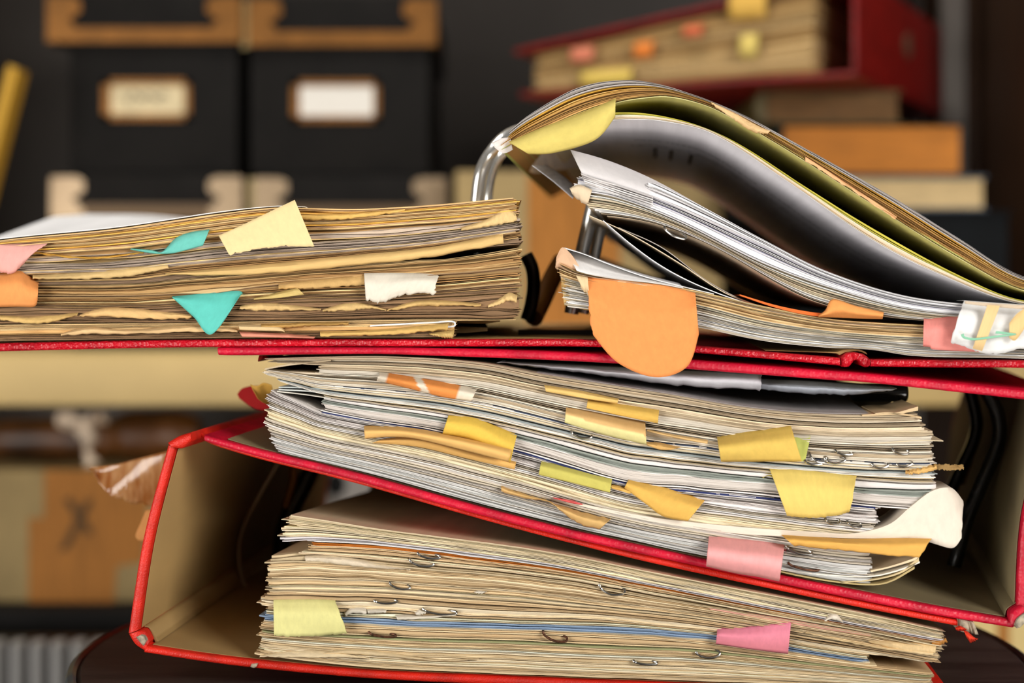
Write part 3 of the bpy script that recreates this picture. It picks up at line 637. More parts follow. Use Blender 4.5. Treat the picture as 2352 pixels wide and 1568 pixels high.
# printing on the underside of that sheet and of the green one
dk = random.Random(8)
o = dashes(pf, fu, 1440, 2100, [.07, .09, .094], (110, 108, 112), dk, dz=-.0002, w=(6, 16), h=.0012, p=.85); o['kind'] = 'stuff'
for x in (1500, 1545, 1600):
    mb = MB(); pts = [P(xx, fu(xx), 0)+NV*dd+Vector((0, 0, -.00025)) for xx, dd in ((x, .1), (x+9, .1), (x+9, .145), (x, .145))]
    mb.v += pts; mb.f.append((0, 1, 2, 3)); mb.c += [rgb((96, 94, 98))]*4; mb.st += [(0, 0, 0)]*4; mb.build('printed_rule', NOTE, pf, 0)
fg = curve([(1160, 349), (1250, 301), (1340, 263), (1420, 237), (1480, 227), (1530, 224), (1590, 235), (1650, 257), (1800, 342), (2000, 469), (2200, 593), (2352, 669), (2600, 700)])
o = dashes(pf, fg, 1930, 2180, [.05, .056], (66, 70, 44), dk, dz=-.0003, w=(6, 10), h=.0026, p=.95); o['kind'] = 'stuff'
patch('curled_sheet', [(1170, 318), (1210, 340), (1260, 346), (1320, 340)], [(1172, 360), (1220, 396), (1270, 392), (1330, 384)], (232, 226, 226), pf, prof=lambda u, v: .05+.05*v+.02*u, root='', seed=131, mat=NOTE, tear=('bottom',))
patch('folded_corner', [(1130, 328), (1150, 318), (1172, 316)], [(1136, 338), (1156, 352), (1178, 344)], (240, 232, 226), pf, dep=.002, bulge=.001, root='', seed=132, nu=14, nv=5)
patch('taped_edge', [(1632, 233), (1690, 258), (1740, 288), (1770, 300)], [(1636, 240), (1680, 270), (1725, 300), (1762, 308)], (226, 190, 138), pf, dep=-.001, bulge=.0006, tear=('bottom',), seed=133, mat=PAPER, nv=5)
patch('torn_edge', [(1850, 360), (1950, 424), (2060, 498)], [(1848, 368), (1950, 432), (2058, 504)], (230, 180, 130), pf, dep=-.0006, bulge=0, tear=('bottom',), seed=134, mat=PAPER, nv=3)

# ===================================================== NOTES AND PAGE MARKERS
G_ = 'page markers in the yellowed papers'
note('torn_marker', 'torn pale pink marker hanging above the folded orange one', [(-60, 566), (0, 562), (60, 560), (110, 558)], [(-60, 628), (0, 626), (34, 624), (72, 584)], (240, 176, 166), 'page marker', G_, tear=('right', 'bottom'), seed=2)
note('page_marker', 'orange folded marker below the torn pale pink one', [(-60, 630), (0, 627), (42, 622), (64, 636), (88, 653)], [(-60, 706), (0, 705), (40, 704), (78, 704), (86, 690)], (246, 160, 88), 'page marker', G_, seed=3, bulge=.004)
note('page_marker', 'turquoise folded marker sticking up beside the large cream note', [(300, 571), (345, 574), (372, 578), (405, 546), (440, 533), (481, 527)], [(300, 573), (345, 581), (372, 583), (400, 581), (432, 573), (466, 564)], (110, 204, 190), 'page marker', G_, root='top', bulge=.002, seed=4)
note('page_marker', 'turquoise triangular marker pointing down to the red cover', [(395, 681), (470, 674), (545, 668), (554, 676)], [(397, 684), (445, 728), (487, 767), (550, 681)], (96, 206, 192), 'page marker', G_, bulge=.0008, seed=5)
note('torn_note', 'large cream torn note standing up over the top of the yellowed papers', [(502, 541), (560, 515), (620, 486), (677, 459)], [(526, 585), (585, 573), (650, 566), (722, 567)], (250, 226, 166), 'note', G_, root='', prof=lambda u, v: -.004-.004*math.sin(1.5*v)-.002*u, tear=('bottom',), seed=6)
note('torn_note', 'white torn note with faint ink near the dark end of the yellowed papers', [(836, 628), (900, 627), (960, 628), (1006, 630)], [(841, 688), (872, 695), (930, 676), (998, 675)], (240, 232, 214), 'note', G_, tear=('bottom', 'right'), amp=3, seed=7, bulge=.001)
note('page_marker', 'small dull yellow slip beside the turquoise triangle', [(583, 685), (640, 671), (682, 659)], [(583, 688), (640, 684), (698, 676)], (220, 192, 118), 'page marker', G_, seed=8, bulge=.0005)
note('page_marker', 'salmon strip lying flat on the red cover under the yellowed papers', [(550, 762), (640, 766), (724, 773)], [(556, 773), (640, 775), (721, 777)], (232, 150, 124), 'page marker', G_, seed=9, bulge=.0003, nv=5)
note('page_marker', 'cream strip above the salmon strip', [(548, 745), (600, 746), (640, 748), (652, 758)], [(550, 757), (600, 759), (640, 760), (654, 762)], (232, 200, 146), 'page marker', G_, seed=10, bulge=.0004, nv=5)
G_ = 'page markers on the fanned papers'
big = note('page_marker', 'big bright orange rounded tab hanging over both red covers', [(1348, 636), (1400, 641), (1460, 648), (1530, 657), (1597, 672)], [(1360, 766), (1418, 832), (1505, 866), (1578, 842), (1605, 768)], (250, 156, 84), 'page marker', G_, tear=('left',), amp=3, seed=11, bulge=.0025, nu=50, nv=24)
patch('torn_edge', [(1322, 632), (1336, 634), (1350, 637)], [(1344, 676), (1350, 678), (1354, 684)], (240, 212, 164), big, dep=-.002, bulge=.001, root='', tear=('bottom', 'left'), seed=12, nu=12, nv=8)
note('page_marker', 'pale yellow rounded tab under the arched upper sheets', [(1168, 326), (1250, 291), (1340, 258), (1414, 226)], [(1214, 354), (1272, 351), (1366, 322), (1413, 268)], (228, 208, 112), 'page marker', G_, seed=13, bulge=.002, rootlen=.02)
note('page_marker', 'small orange folded tab between the middle and lower papers', [(1880, 724), (1896, 712), (1913, 687), (1965, 702), (2030, 717)], [(1880, 728), (1900, 728), (1930, 729), (1975, 731), (2027, 732)], (248, 164, 88), 'page marker', G_, root='bottom', seed=14, bulge=.002)
note('page_marker', 'salmon pink folded tab partly behind the white arrow note', [(2122, 732), (2134, 733), (2170, 729), (2230, 722)], [(2120, 795), (2136, 797), (2150, 803), (2250, 808)], (246, 150, 140), 'page marker', G_, seed=15, bulge=.002)
wn = note('torn_note', 'white torn note with a green arrow and ochre stripes', [(2214, 690), (2265, 694), (2352, 700), (2450, 706)], [(2182, 785), (2232, 803), (2280, 812), (2352, 800), (2450, 796)], (238, 238, 236), 'note', G_, tear=('bottom', 'left'), seed=16, amp=2.5, bulge=.0015, dep=-.007)
def mark(pts_top, pts_bot, col, name, d=-.0097, s=1):
    patch(name, pts_top, pts_bot, col, wn, root='', prof=lambda u, v: d, nu=20, nv=3, seed=s, thick=.00008)
mark([(2268, 700), (2284, 701), (2297, 702)], [(2234, 800), (2244, 803), (2256, 806)], (240, 206, 146), 'ochre_stripe')
mark([(2318, 742), (2336, 720), (2362, 703)], [(2318, 776), (2334, 780), (2362, 740)], (238, 204, 140), 'ochre_stripe')
mark([(2207, 768), (2214, 766), (2216, 772), (2240, 776), (2290, 770), (2334, 767)], [(2208, 772), (2213, 777), (2224, 780), (2242, 781), (2290, 775), (2334, 769)], (140, 204, 170), 'green_arrow', -.0101, 2)
mark([(2288, 760), (2300, 761), (2334, 766)], [(2286, 766), (2302, 767), (2334, 769)], (140, 204, 170), 'arrow_head', -.0102, 3)
mark([(2216, 691), (2265, 695), (2352, 701), (2450, 707)], [(2216, 697), (2265, 703), (2352, 710), (2450, 714)], (214, 194, 168), 'tape_band', -.0088, 4)
G_ = 'page markers in the whitish papers'
def roll(u, v): return (240, 150, 74) if .1 < u < .8 and not (.3 < u-.15*v < .38) else (240, 228, 206)
note('rolled_slip', 'orange and white rolled slip near the top of the whitish papers', [(872, 854), (950, 866), (1030, 880), (1095, 895)], [(866, 874), (940, 892), (1020, 912), (1083, 920)], roll, 'page marker', G_, seed=21, bulge=.003, tear=('left', 'right'))
note('page_marker', 'narrow creased tan strip directly under the white curled sheet', [(1250, 884), (1310, 893), (1370, 905), (1421, 916)], [(1254, 899), (1310, 909), (1370, 919), (1418, 926)], (238, 200, 118), 'page marker', G_, seed=22, bulge=.0008)
note('page_marker', 'flat mustard strip above the two-tone folded slip', [(1350, 917), (1430, 929), (1514, 942)], [(1347, 937), (1430, 955), (1511, 972)], (228, 184, 86), 'page marker', G_, seed=23, bulge=.0008)
def two(u, v): return (226, 182, 116) if v < .55+.12*u else (242, 232, 160)
note('page_marker', 'tan and pale yellow two-tone folded slip over a paper clip', [(1300, 936), (1350, 944), (1420, 958), (1482, 970)], [(1297, 970), (1350, 987), (1420, 1006), (1485, 1021)], two, 'page marker', G_, seed=24, bulge=.003)
note('page_marker', 'thin tan tail sticking out past the two-tone folded slip', [(1484, 1015), (1520, 1018), (1562, 1027)], [(1486, 1022), (1515, 1032), (1540, 1033)], (222, 176, 104), 'page marker', G_, seed=25, bulge=.0005, nv=4)
note('page_marker', 'thin tan strip between the two-tone slip and the mustard curled tab', [(1486, 986), (1550, 998), (1626, 1010)], [(1486, 990), (1550, 1005), (1625, 1019)], (226, 186, 122), 'page marker', G_, seed=26, bulge=.0003, nv=4)
note('page_marker', 'mustard curled tab overlapping a small lime one', [(1647, 1005), (1700, 995), (1760, 987), (1817, 979)], [(1656, 1060), (1720, 1060), (1780, 1059), (1842, 1060)], (228, 192, 92), 'page marker', G_, seed=27, bulge=.004, dep=-.005)
note('page_marker', 'small lime green tab behind the mustard curled tab', [(1815, 1003), (1840, 1002), (1862, 1001)], [(1822, 1058), (1836, 1059), (1849, 1059)], (200, 206, 104), 'page marker', G_, seed=28, bulge=.001, nu=14, dep=-.0012)
ye = note('page_marker', 'big yellow drooping note with a frayed edge by the curled white sheet', [(1768, 1077), (1840, 1080), (1900, 1086), (1968, 1093)], [(1808, 1183), (1860, 1189), (1910, 1185), (1952, 1175)], (238, 210, 112), 'sticky note', G_, seed=29, bulge=.004, tear=('right', 'bottom'), amp=1.6)
patch('folded_end', [(1750, 1096), (1760, 1084), (1770, 1077)], [(1752, 1098), (1764, 1092), (1778, 1098)], (196, 178, 86), ye, dep=.001, bulge=0, root='', seed=30, nu=10, nv=4)
note('page_marker', 'bright yellow tab above the long folded tan strip', [(1030, 954), (1090, 960), (1140, 980), (1187, 1000)], [(1016, 996), (1080, 1008), (1130, 1030), (1172, 1062)], (238, 198, 80), 'page marker', G_, seed=31, bulge=.002, dep=-.0022)
note('page_marker', 'long folded tan strip crossing in front of the bright yellow tab', [(836, 979), (900, 980), (960, 985), (1060, 1003), (1178, 1026)], [(838, 1007), (900, 1003), (960, 1008), (1060, 1032), (1168, 1060)], (242, 192, 112), 'page marker', G_, seed=32, bulge=.002, dep=-.006)
note('page_marker', 'tan strip peeping out beneath the long folded one', [(880, 1008), (960, 1004), (1070, 1030), (1186, 1060)], [(855, 1017), (960, 1026), (1070, 1052), (1182, 1078)], (234, 182, 102), 'page marker', G_, seed=33, bulge=.001, dep=-.002)
note('page_marker', 'olive green strip in the middle of the whitish papers', [(1243, 1059), (1320, 1078), (1406, 1101)], [(1237, 1090), (1320, 1110), (1401, 1131)], (208, 198, 98), 'page marker', G_, seed=34, bulge=.001)
note('page_marker', 'ochre strip end between the olive strip and the ochre pointed tab', [(1404, 1113), (1425, 1116), (1450, 1124)], [(1404, 1121), (1425, 1127), (1448, 1134)], (226, 178, 90), 'page marker', G_, seed=35, bulge=.0003, nv=4, nu=14)
note('page_marker', 'ochre pointed tab slanting down beside the olive strip', [(1443, 1102), (1500, 1114), (1560, 1130), (1618, 1150)], [(1434, 1120), (1485, 1158), (1525, 1186), (1580, 1196)], (236, 186, 88), 'page marker', G_, seed=36, bulge=.002)
note('torn_marker', 'long torn tan marker curling down to the crimson cover', [(1150, 1115), (1190, 1130), (1245, 1146), (1300, 1165), (1345, 1178), (1403, 1192)], [(1152, 1128), (1200, 1143), (1262, 1153), (1308, 1188), (1340, 1206), (1378, 1215)], (228, 184, 114), 'page marker', G_, seed=37, bulge=.002, tear=('bottom', 'top'), amp=1.4)
pk = note('sticky_note', 'pale pink note curling over the crimson cover', [(1628, 1232), (1690, 1238), (1750, 1244), (1802, 1252)], [(1622, 1300), (1690, 1316), (1740, 1324), (1790, 1335)], (255, 176, 174), 'sticky note', G_, seed=38, bulge=.006, dep=-.004)
patch('folded_end', [(1796, 1251), (1801, 1252), (1806, 1256)], [(1796, 1262), (1802, 1266), (1807, 1274)], (236, 140, 140), pk, dep=0, bulge=0, root='', seed=39, nu=8, nv=4)
note('torn_marker', 'ochre torn strip under the curled white sheet', [(1795, 1228), (1870, 1233), (1960, 1238), (2050, 1235), (2142, 1232)], [(1822, 1252), (1880, 1258), (1960, 1266), (2050, 1276), (2112, 1279)], (234, 178, 86), 'page marker', G_, seed=40, bulge=.0015, dep=-.006, tear=('right', 'bottom'), amp=1.4)
note('page_marker', 'red rounded tab poking out behind the whitish papers', [(545, 905), (560, 890), (600, 886), (640, 905)], [(550, 915), (585, 938), (612, 943), (640, 948)], (176, 24, 24), 'page marker', G_, seed=41, root='', prof=lambda u, v: .06)
note('page_marker', 'curled yellow tab poking out in front of the red rounded tab', [(574, 882), (590, 886), (606, 879), (624, 884)], [(592, 915), (604, 924), (618, 930), (634, 932)], (226, 176, 78), 'page marker', G_, seed=42, root='', prof=lambda u, v: .03+.012*u*v)
note('page_marker', 'tiny rose red slip end near the long torn tan marker', [(1270, 1142), (1310, 1148), (1338, 1157)], [(1272, 1144), (1312, 1155), (1338, 1159)], (232, 96, 96), 'page marker', G_, seed=43, bulge=.0002, nv=3, nu=12)
G_ = 'page markers in the cream papers'
sn = note('sticky_note', 'pale lemon sticky note with one torn side on the cream papers', [(628, 1378), (700, 1377), (770, 1379)], [(629, 1460), (700, 1461), (798, 1455)], (242, 236, 158), 'sticky note', G_, seed=44, bulge=.001, tear=('right', 'bottom'), amp=1.6, dep=-.004)
note('sticky_note', 'hot pink slanted note below the pale pink curling one', [(1648, 1446), (1720, 1441), (1770, 1434), (1817, 1430)], [(1644, 1478), (1720, 1490), (1770, 1496), (1810, 1501)], lambda u, v: (252, 152-6*v, 182-24*v), 'sticky note', G_, seed=45, bulge=.001, tear=('top',), amp=1.2)
for i, (t, b, lb) in enumerate([([(790, 1408), (806, 1397), (835, 1396), (842, 1400)], [(794, 1414), (812, 1408), (835, 1410), (842, 1409)], 'crumpled white scrap next to the pale lemon note'),
                                ([(843, 1398), (865, 1398), (888, 1399)], [(845, 1409), (865, 1408), (886, 1407)], 'small flat white scrap following the crumpled one'),
                                ([(908, 1412), (940, 1412), (980, 1414), (1048, 1411)], [(914, 1424), (940, 1423), (990, 1419), (1048, 1414)], 'long torn white scrap above the blue papers'),
                                ([(952, 1405), (964, 1400), (978, 1404)], [(956, 1412), (966, 1412), (978, 1408)], 'tiny white scrap on top of the long torn one'),
                                ([(1893, 1424), (1906, 1412), (1922, 1411), (1936, 1428)], [(1895, 1426), (1908, 1422), (1924, 1424), (1936, 1430)], 'white rounded scrap below the orange-red lid'),
                                ([(1088, 1358), (1100, 1355), (1118, 1358)], [(1092, 1361), (1106, 1364), (1114, 1360)], 'curled white paper fragment in the middle of the cream papers')]):
    note('paper_scrap', lb, t, b, (244, 234, 214), 'paper scrap', 'white scraps in the cream papers', seed=50+i, bulge=.0008, tear=('bottom',), amp=1.2, nv=4, nu=16, dep=-.0015)

# ------------------------------------------------------------- paper clips
def clip(px, py, w, h, ang, label, mat=STEEL, dep=-.0008, grp='paper clips between the sheets'):
    ca, sa = math.cos(R(ang)), math.sin(R(ang))
    pts = []
    for q in ((-w*.4, -h*.5, .010), (-w*.5, -h*.4, 0), (-w*.38, h*.1, -.0006), (0, h*.5, -.001), (w*.42, h*.35, -.0006), (w*.5, -h*.1, 0), (w*.3, -h*.35, .001), (-w*.2, -h*.1, .006)):
        pts.append((px+q[0]*ca-q[1]*sa, py+q[0]*sa+q[1]*ca, dep+q[2]))
    m = MB(); m.tube([P(*p) for p in resample(pts, 28)], .00042, 8)
    return tag(m.build('paper_clip', mat, None), label, 'paper clip', grp)
clip(1335, 998, 48, 14, 8, 'steel clip directly below the two-tone folded slip')
clip(1880, 1052, 42, 16, 10, 'steel clip under the lime tab, higher of the bunched clips')
clip(1918, 1056, 46, 16, -6, 'steel clip beside the other bunched clips near the lime tab')
clip(1868, 1062, 40, 10, 4, 'steel clip lowest of the bunched clips near the lime tab')
clip(1938, 1039, 40, 9, 6, 'steel clip pinched above the bunched clips')
clip(2068, 1036, 38, 12, 8, 'steel clip at the ragged end of the whitish papers')
clip(2022, 1068, 36, 14, -8, 'steel clip left of the crumpled tan strip')
clip(2078, 1066, 34, 12, -12, 'steel clip touching the crumpled tan strip')
clip(1912, 1196, 34, 14, 6, 'steel clip just under the big yellow drooping note')
clip(1962, 1203, 34, 14, 10, 'steel clip between the drooping note and the curled white sheet')
clip(1835, 1264, 60, 12, 12, 'steel clip between the pale pink note and the ochre strip')
clip(1845, 1302, 70, 9, 10, 'rusty clip beside the pale pink note', RUST)
clip(985, 1276, 52, 11, 6, 'steel clip higher of two in the upper cream papers')
clip(968, 1292, 56, 15, 5, 'thicker steel clip just below the highest clip of the cream papers')
clip(918, 1345, 48, 13, 8, 'steel clip in the cream papers above the sticky note')
clip(886, 1381, 52, 9, -2, 'steel clip over the crumpled white scrap')
clip(1010, 1404, 78, 12, 4, 'large steel clip over the long torn white scrap')
clip(1405, 1353, 60, 24, 6, 'wide steel clip in the middle of the cream papers')
clip(878, 1457, 62, 9, 4, 'rusty clip beside the pale lemon sticky note', RUST)
clip(1274, 1462, 58, 18, 12, 'rusty clip below the blue papers', RUST)
clip(1626, 1501, 54, 18, -4, 'steel clip below the hot pink note')
clip(1482, 1521, 54, 9, 2, 'dull steel clip near the bottom cover')
clip(1550, 535, 56, 14, 22, 'steel clip under the fanned middle bundle of white sheets')

# ------------------------------------------------ packing tape scraps, stool
note('tape_scrap', 'shiny brown packing tape scrap sticking out behind the orange-red spine', [(205, 1073), (265, 1066), (320, 1052), (400, 1032)], [(212, 1080), (250, 1135), (300, 1152), (385, 1172)], (170, 110, 50), 'tape scrap', None, root='', prof=lambda u, v: .075+.0015*math.sin(5*u+3*v), tear=('bottom', 'left'), amp=4, mat=TAPES, seed=70, nu=50, nv=16)
note('tape_scrap', 'small crumpled tape end low behind the orange-red spine', [(335, 1172), (345, 1170), (372, 1168)], [(310, 1228), (318, 1240), (352, 1240)], (222, 160, 90), 'tape scrap', None, root='', prof=lambda u, v: .06, tear=('bottom',), amp=2, seed=71, nu=16, nv=10)
ZS = P(2190, 1612, .0)[2]-.0006
def lathe(mb, cx, cy, prof, n=96, col=(60, 60, 60)):
    rows = [[Vector((cx+r*math.cos(2*math.pi*k/n), cy+r*math.sin(2*math.pi*k/n), z)) for k in range(n)] for r, z in prof]
    mb.grid(rows, col, cyc=True, caps=True)
SX, SY, SR = .015, .075, .181
st = thing('round_stool', (SX, SY, 0), 'dark round wooden stool top carrying the stack of binders', 'stool')
m = MB(); lathe(m, SX, SY, [(SR-.004, ZS-.03), (SR-.004, ZS-.0012), (SR-.0055, ZS)]); m.build('seat', WOODD, st, 30)
m = MB()
rows = [[Vector((SX+r*math.cos(2*math.pi*k/128), SY+r*math.sin(2*math.pi*k/128), z)) for r, z in ((SR-.0038, ZS-.045), (SR-.0038, ZS-.0008), (SR-.0026, ZS+.0004), (SR-.0008, ZS-.0006), (SR, ZS-.003), (SR, ZS-.045))] for k in range(129)]
m.grid(rows, (80, 80, 80), cyc=True); m.build('rim', RIM, st, 40)
for k in range(4):
    a = R(45+90*k)
    m = MB(); m.tube([Vector((SX+.14*math.cos(a), SY+.14*math.sin(a), ZS-.03)), Vector((SX+.18*math.cos(a), SY+.18*math.sin(a), 0))], .014, 12); m.build('leg', WOODD, st)

# ============================================================== THE BACKGROUND
SD = 1.32                                        # camera distance of the shelf fronts
zT, zB = B(0, 812, SD)[2], B(0, 932, SD)[2]
zL = B(0, 1405, SD)[2]; zLb = B(0, 1470, SD)[2]
XL, XR = -.62, B(2420, 0, SD)[0]
sh = thing('shelf_unit', (.0, 1.0, 0), 'tall shelf unit with cream boards behind the stool', 'shelf unit')
m = MB(); m.box(XL, XR, SD-D, 1.2, zB, zT); m.build('shelf_board', SHELFC, sh, bevel=.003)
m = MB(); m.box(XL, XR, SD-D+.01, 1.2, zLb, zL); m.build('shelf_board', BLACKB, sh, bevel=.003)
m = MB(); m.box(XR+.0004, XR+.03, SD-D-.06, 1.2, 0, 1.5); m.build('side_panel', SIDEW, sh)
m = MB(); m.box(XL-.03, XL, SD-D, 1.2, 0, 1.5); m.build('side_panel', SIDEW, sh)
m = MB(); m.box(XL, XR, 1.202, 1.212, zT, 1.5); m.build('back_panel', BACKP, sh)
m = MB(); m.box(B(2222, 0, 1.53)[0], XR-.001, .98, 1.0, zT+.0004, 1.29); m.build('upright_board', SIDEW, sh)
m = MB(); m.box(XL, XR, SD-D, 1.2, 1.30, 1.34); m.build('shelf_board', SHELFC, sh, bevel=.003)

def storage_box(px0, px1, pyb, d, label, lx0, lx1, lyt, lyb, card, gold, side=False):
    """black box: body from lyb down to pyb, lid lx0..lx1 x lyt..lyb; label holder px rect in card"""
    a, b = B(px0, lyb, d), B(px1, pyb, d)
    l0, l1 = B(lx0, lyt, d), B(lx1, lyb, d)
    y0 = d-D; dpt = .24
    t = thing('storage_box', ((a[0]+b[0])/2, y0+dpt/2, b[2]), label, 'storage box', 'black storage boxes on the shelf')
    m = MB(); m.box(a[0], b[0], y0, y0+dpt, b[2], l1[2]+.012); m.build('box_body', BLACKB, t, bevel=.002)
    m = MB(); m.box(l0[0], l1[0], y0-.004, y0+dpt+.004, l1[2], l0[2]); m.build('lid', BLACKB, t, bevel=.002)
    k = .352e-3*d/1.3
    m = MB(); m.box(l0[0]-.001, l1[0]+.001, y0-.0056, y0-.004, l1[2]-.001, l1[2]+30*k); m.build('lid_edging', DULLB if gold is PALEB else gold, t)
    hh = l0[2]-l1[2]
    for s in (0, 1):
        x = l0[0]-.001 if not s else l1[0]+.001
        g = 1 if not s else -1
        poly = [(0, 0), (72, 0), (72, 18), (52, 40), (44, 46), (60, 52), (74, 62), (72, 84), (56, 92), (0, 92)]
        m = MB(); m.prism([Vector((x+g*p*k, y0-.0062, l1[2]-.001+q*hh/97)) for p, q in poly], Vector((0, .0012, 0))); m.build('corner_guard', gold, t)
        m = MB(); m.box(min(x, x-g*.0015), max(x, x-g*.0015), y0-.006, y0+.03, l1[2]-.001, l0[2]-.004); m.build('corner_guard', gold, t)
    if side:
        m = MB(); m.prism([Vector((l0[0]-.0012, y0-.003, l1[2]-.002)), Vector((l0[0]-.0088, y0+.006, l1[2]-.002)), Vector((l0[0]-.0088, y0+.006, l0[2]-.003)), Vector((l0[0]-.0012, y0-.003, l0[2]-.003))], Vector((-.0006, -.0003, 0))); m.build('corner_guard', SIDEB, t)
    if card:
        c0, c1 = B(card[0], card[1], d), B(card[2], card[3], d)
        h = MB()
        fx = .0052
        rows = []
        for (x0, z0, x1, z1) in ((c0[0], c1[2], c1[0], c0[2]),):
            h.prism([Vector((x0, y0-.002, z0)), Vector((x1, y0-.002, z0)), Vector((x1, y0-.002, z0+fx)), Vector((x0, y0-.002, z0+fx))], Vector((0, .003, 0)))
            h.prism([Vector((x0, y0-.002, z1-fx)), Vector((x1, y0-.002, z1-fx)), Vector((x1, y0-.002, z1)), Vector((x0, y0-.002, z1))], Vector((0, .003, 0)))
            h.prism([Vector((x0, y0-.002, z0)), Vector((x0+fx*1.4, y0-.002, z0)), Vector((x0+fx*1.4, y0-.002, z1)), Vector((x0, y0-.002, z1))], Vector((0, .003, 0)))
            h.prism([Vector((x1-fx, y0-.002, z0)), Vector((x1, y0-.002, z0)), Vector((x1, y0-.002, z1)), Vector((x1-fx, y0-.002, z1))], Vector((0, .003, 0)))
        hd = h.build('label_holder', gold, t)
        m = MB(); m.box(c0[0]+fx*.7, c1[0]-fx*.7, y0-.0008, y0+.0004, c1[2]+fx*.7, c0[2]-fx*.7); m.build('label_card', CARD if card[4] else CARDW, hd)
        if card[4]:
            m = MB(); pts = [B(285+i*11, 222+13*math.sin(i*2.1)*(1 if i < 4 else .6), d)+Vector((0, -.0012, 0)) for i in range(10)]
            m.tube(pts, .0011, 6); m.build('handwriting', INK, hd)
    return t
BD = 1.42
zsh = lambda d: HZ+(ZC-zT)/(U*d/D)
pys = zsh(BD)-.5
storage_box(160, 545, 397, BD, 'black storage box with a scribbled label card, upper of its stack', 118, 548, -14, 96, (236, 182, 438, 276, 1), BRASS)
storage_box(574, 985, 400, BD, 'black storage box with a blank white label card, upper of its stack', 578, 997, -8, 104, (670, 184, 872, 280, 0), BRASS, True)
storage_box(172, 562, pys, BD, 'black storage box under the one with the scribbled label', 126, 552, 399, 500, None, PALEB)
storage_box(592, 1000, pys, BD, 'black storage box under the one with the blank white label', 592, 1020, 402, 502, None, PALEB, True)
m = MB(); m.box(XL, XR, 1.202, 1.212, zL, zB); m.build('back_panel', GREYB, sh)
m = MB(); m.box(B(2170, 0, 1.53)[0], B(2221, 0, 1.53)[0], .985, 1.0, zT+.0004, 1.29); m.build('lit_wall_strip', GREYB, sh)  # added grey strip imitating the lit back wall beside the books
# yellow folder leaning beside the boxes
a, b = B(-120, 155, 1.34), B(42, 0, 1.34)
m = MB(); q = [B(-150, 811, 1.34), B(-128, 811, 1.34), B(40, 156, 1.34), B(18, 150, 1.34)]
m.prism([Vector((v[0], v[1], max(v[2], zT+.0005))) for v in q], Vector((0, .03, 0)))
tag(m.build('folder', YELF, None), 'yellow board folder leaning beside the black storage boxes', 'folder')
# cardboard box with tape between boxes and books
def carton(px0, px1, pyt, d, dpt, label, tapes, zbase, mat=CBOARD, grp='cardboard boxes on the shelves', name='cardboard_box'):
    p0, p1 = B(px0, pyt, d), B(px1, pyt, d)
    t = thing(name, ((p0[0]+p1[0])/2, d-D+dpt/2, zbase), label, 'box', grp)
    m = MB(); m.box(p0[0], p1[0], d-D, d-D+dpt, zbase, p0[2]); m.build('box_body', mat, t, bevel=.002)
    for poly in tapes:
        m = MB(); m.prism([B(x, y, d)+Vector((0, -.0008, 0)) for x, y in poly], Vector((0, .0007, 0))); m.build('packing_tape', TAPEB, t)
    return t
CD = 1.36
yb_ = zsh(CD)-1
carton(1046, 1660, 392, CD, .22, 'pale cardboard box sealed with brown tape between black boxes and books', [[(1212, 393), (1424, 393), (1424, yb_), (1212, yb_)]], zT+.0003)
# lower shelf: carton with an X, parcel, grey carton
LD = 1.36
yl = HZ+(ZC-zL)/(U*LD/D)-1.0
lo = carton(-90, 738, 1078, LD, .24, 'cardboard box with brown tape and a handwritten X on the lower shelf', [[(102, 1079), (345, 1079), (330, 1290), (268, 1300), (262, yl), (66, yl), (66, 1190), (102, 1188)], [(640, 1079), (737, 1079), (737, yl), (640, yl)]], zL+.0003)
m = MB(); m.prism([B(x, y, LD)+Vector((0, -.0014, 0)) for x, y in ((146, 1146), (164, 1142), (216, 1222), (202, 1230))], Vector((0, .0005, 0))); m.build('ink_cross', INKX, lo)
m = MB(); m.prism([B(x, y, LD)+Vector((0, -.0020, 0)) for x, y in ((196, 1148), (216, 1146), (156, 1262), (138, 1264))], Vector((0, .0005, 0))); m.build('ink_cross', INKX, lo)
gz = carton(742, 1010, 1040, LD+.02, .2, 'grey carton with a black finger hole on the lower shelf', [], zL+.0003, GREYB, name='carton')
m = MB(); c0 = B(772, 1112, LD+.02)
m.prism([c0+Vector((.0085*math.cos(2*math.pi*k/24), -.0006, .0105*math.sin(2*math.pi*k/24))) for k in range(24)], Vector((0, .0005, 0))); m.build('finger_hole', HOLE, gz)  # flat black disc stands in for the shade inside the hole
carton(2040, 2490, 1180, 1.19, .11, 'cream carton standing low behind the crimson binder spine', [[(2290, 1181), (2318, 1181), (2318, 1700), (2290, 1700)]], 0.0003, plain('cream_carton', (214, 190, 128), .8), name='carton')
zp = B(0, 1078, LD)[2]+.0004
pr = thing('wrapped_parcel', (B(180, 0, LD)[0], LD-D+.08, zp), 'brown wrapped parcel tied with white cloth on the box with the X', 'parcel')
kk = U*LD/D
for (x0, x1, yc, r, sd) in ((-90, 250, 1018, 50, 1), (215, 428, 1012, 58, 2), (-70, 150, 1052, 22, 3)):
    m = MB(); rows = []
    for i in range(25):
        u = i/24; x = B(x0+(x1-x0)*u, 0, LD)[0]
        rr = r*kk*(1-.25*abs(2*u-1)**3)*(1+.1*vn(u*5, 1, sd))
        rows.append([Vector((x, LD-D+.06+rr*1.1*math.cos(2*math.pi*k/20), max(zp+.0003, zp+r*kk+ (1078-yc-r)*kk*.6 + rr*math.sin(2*math.pi*k/20)*(1+.12*vn(k*.7, u*6, sd))))) for k in range(20)])
    m.grid(rows, (100, 70, 30), cyc=True, caps=True); m.build('wrapped_roll', WRAP, pr)
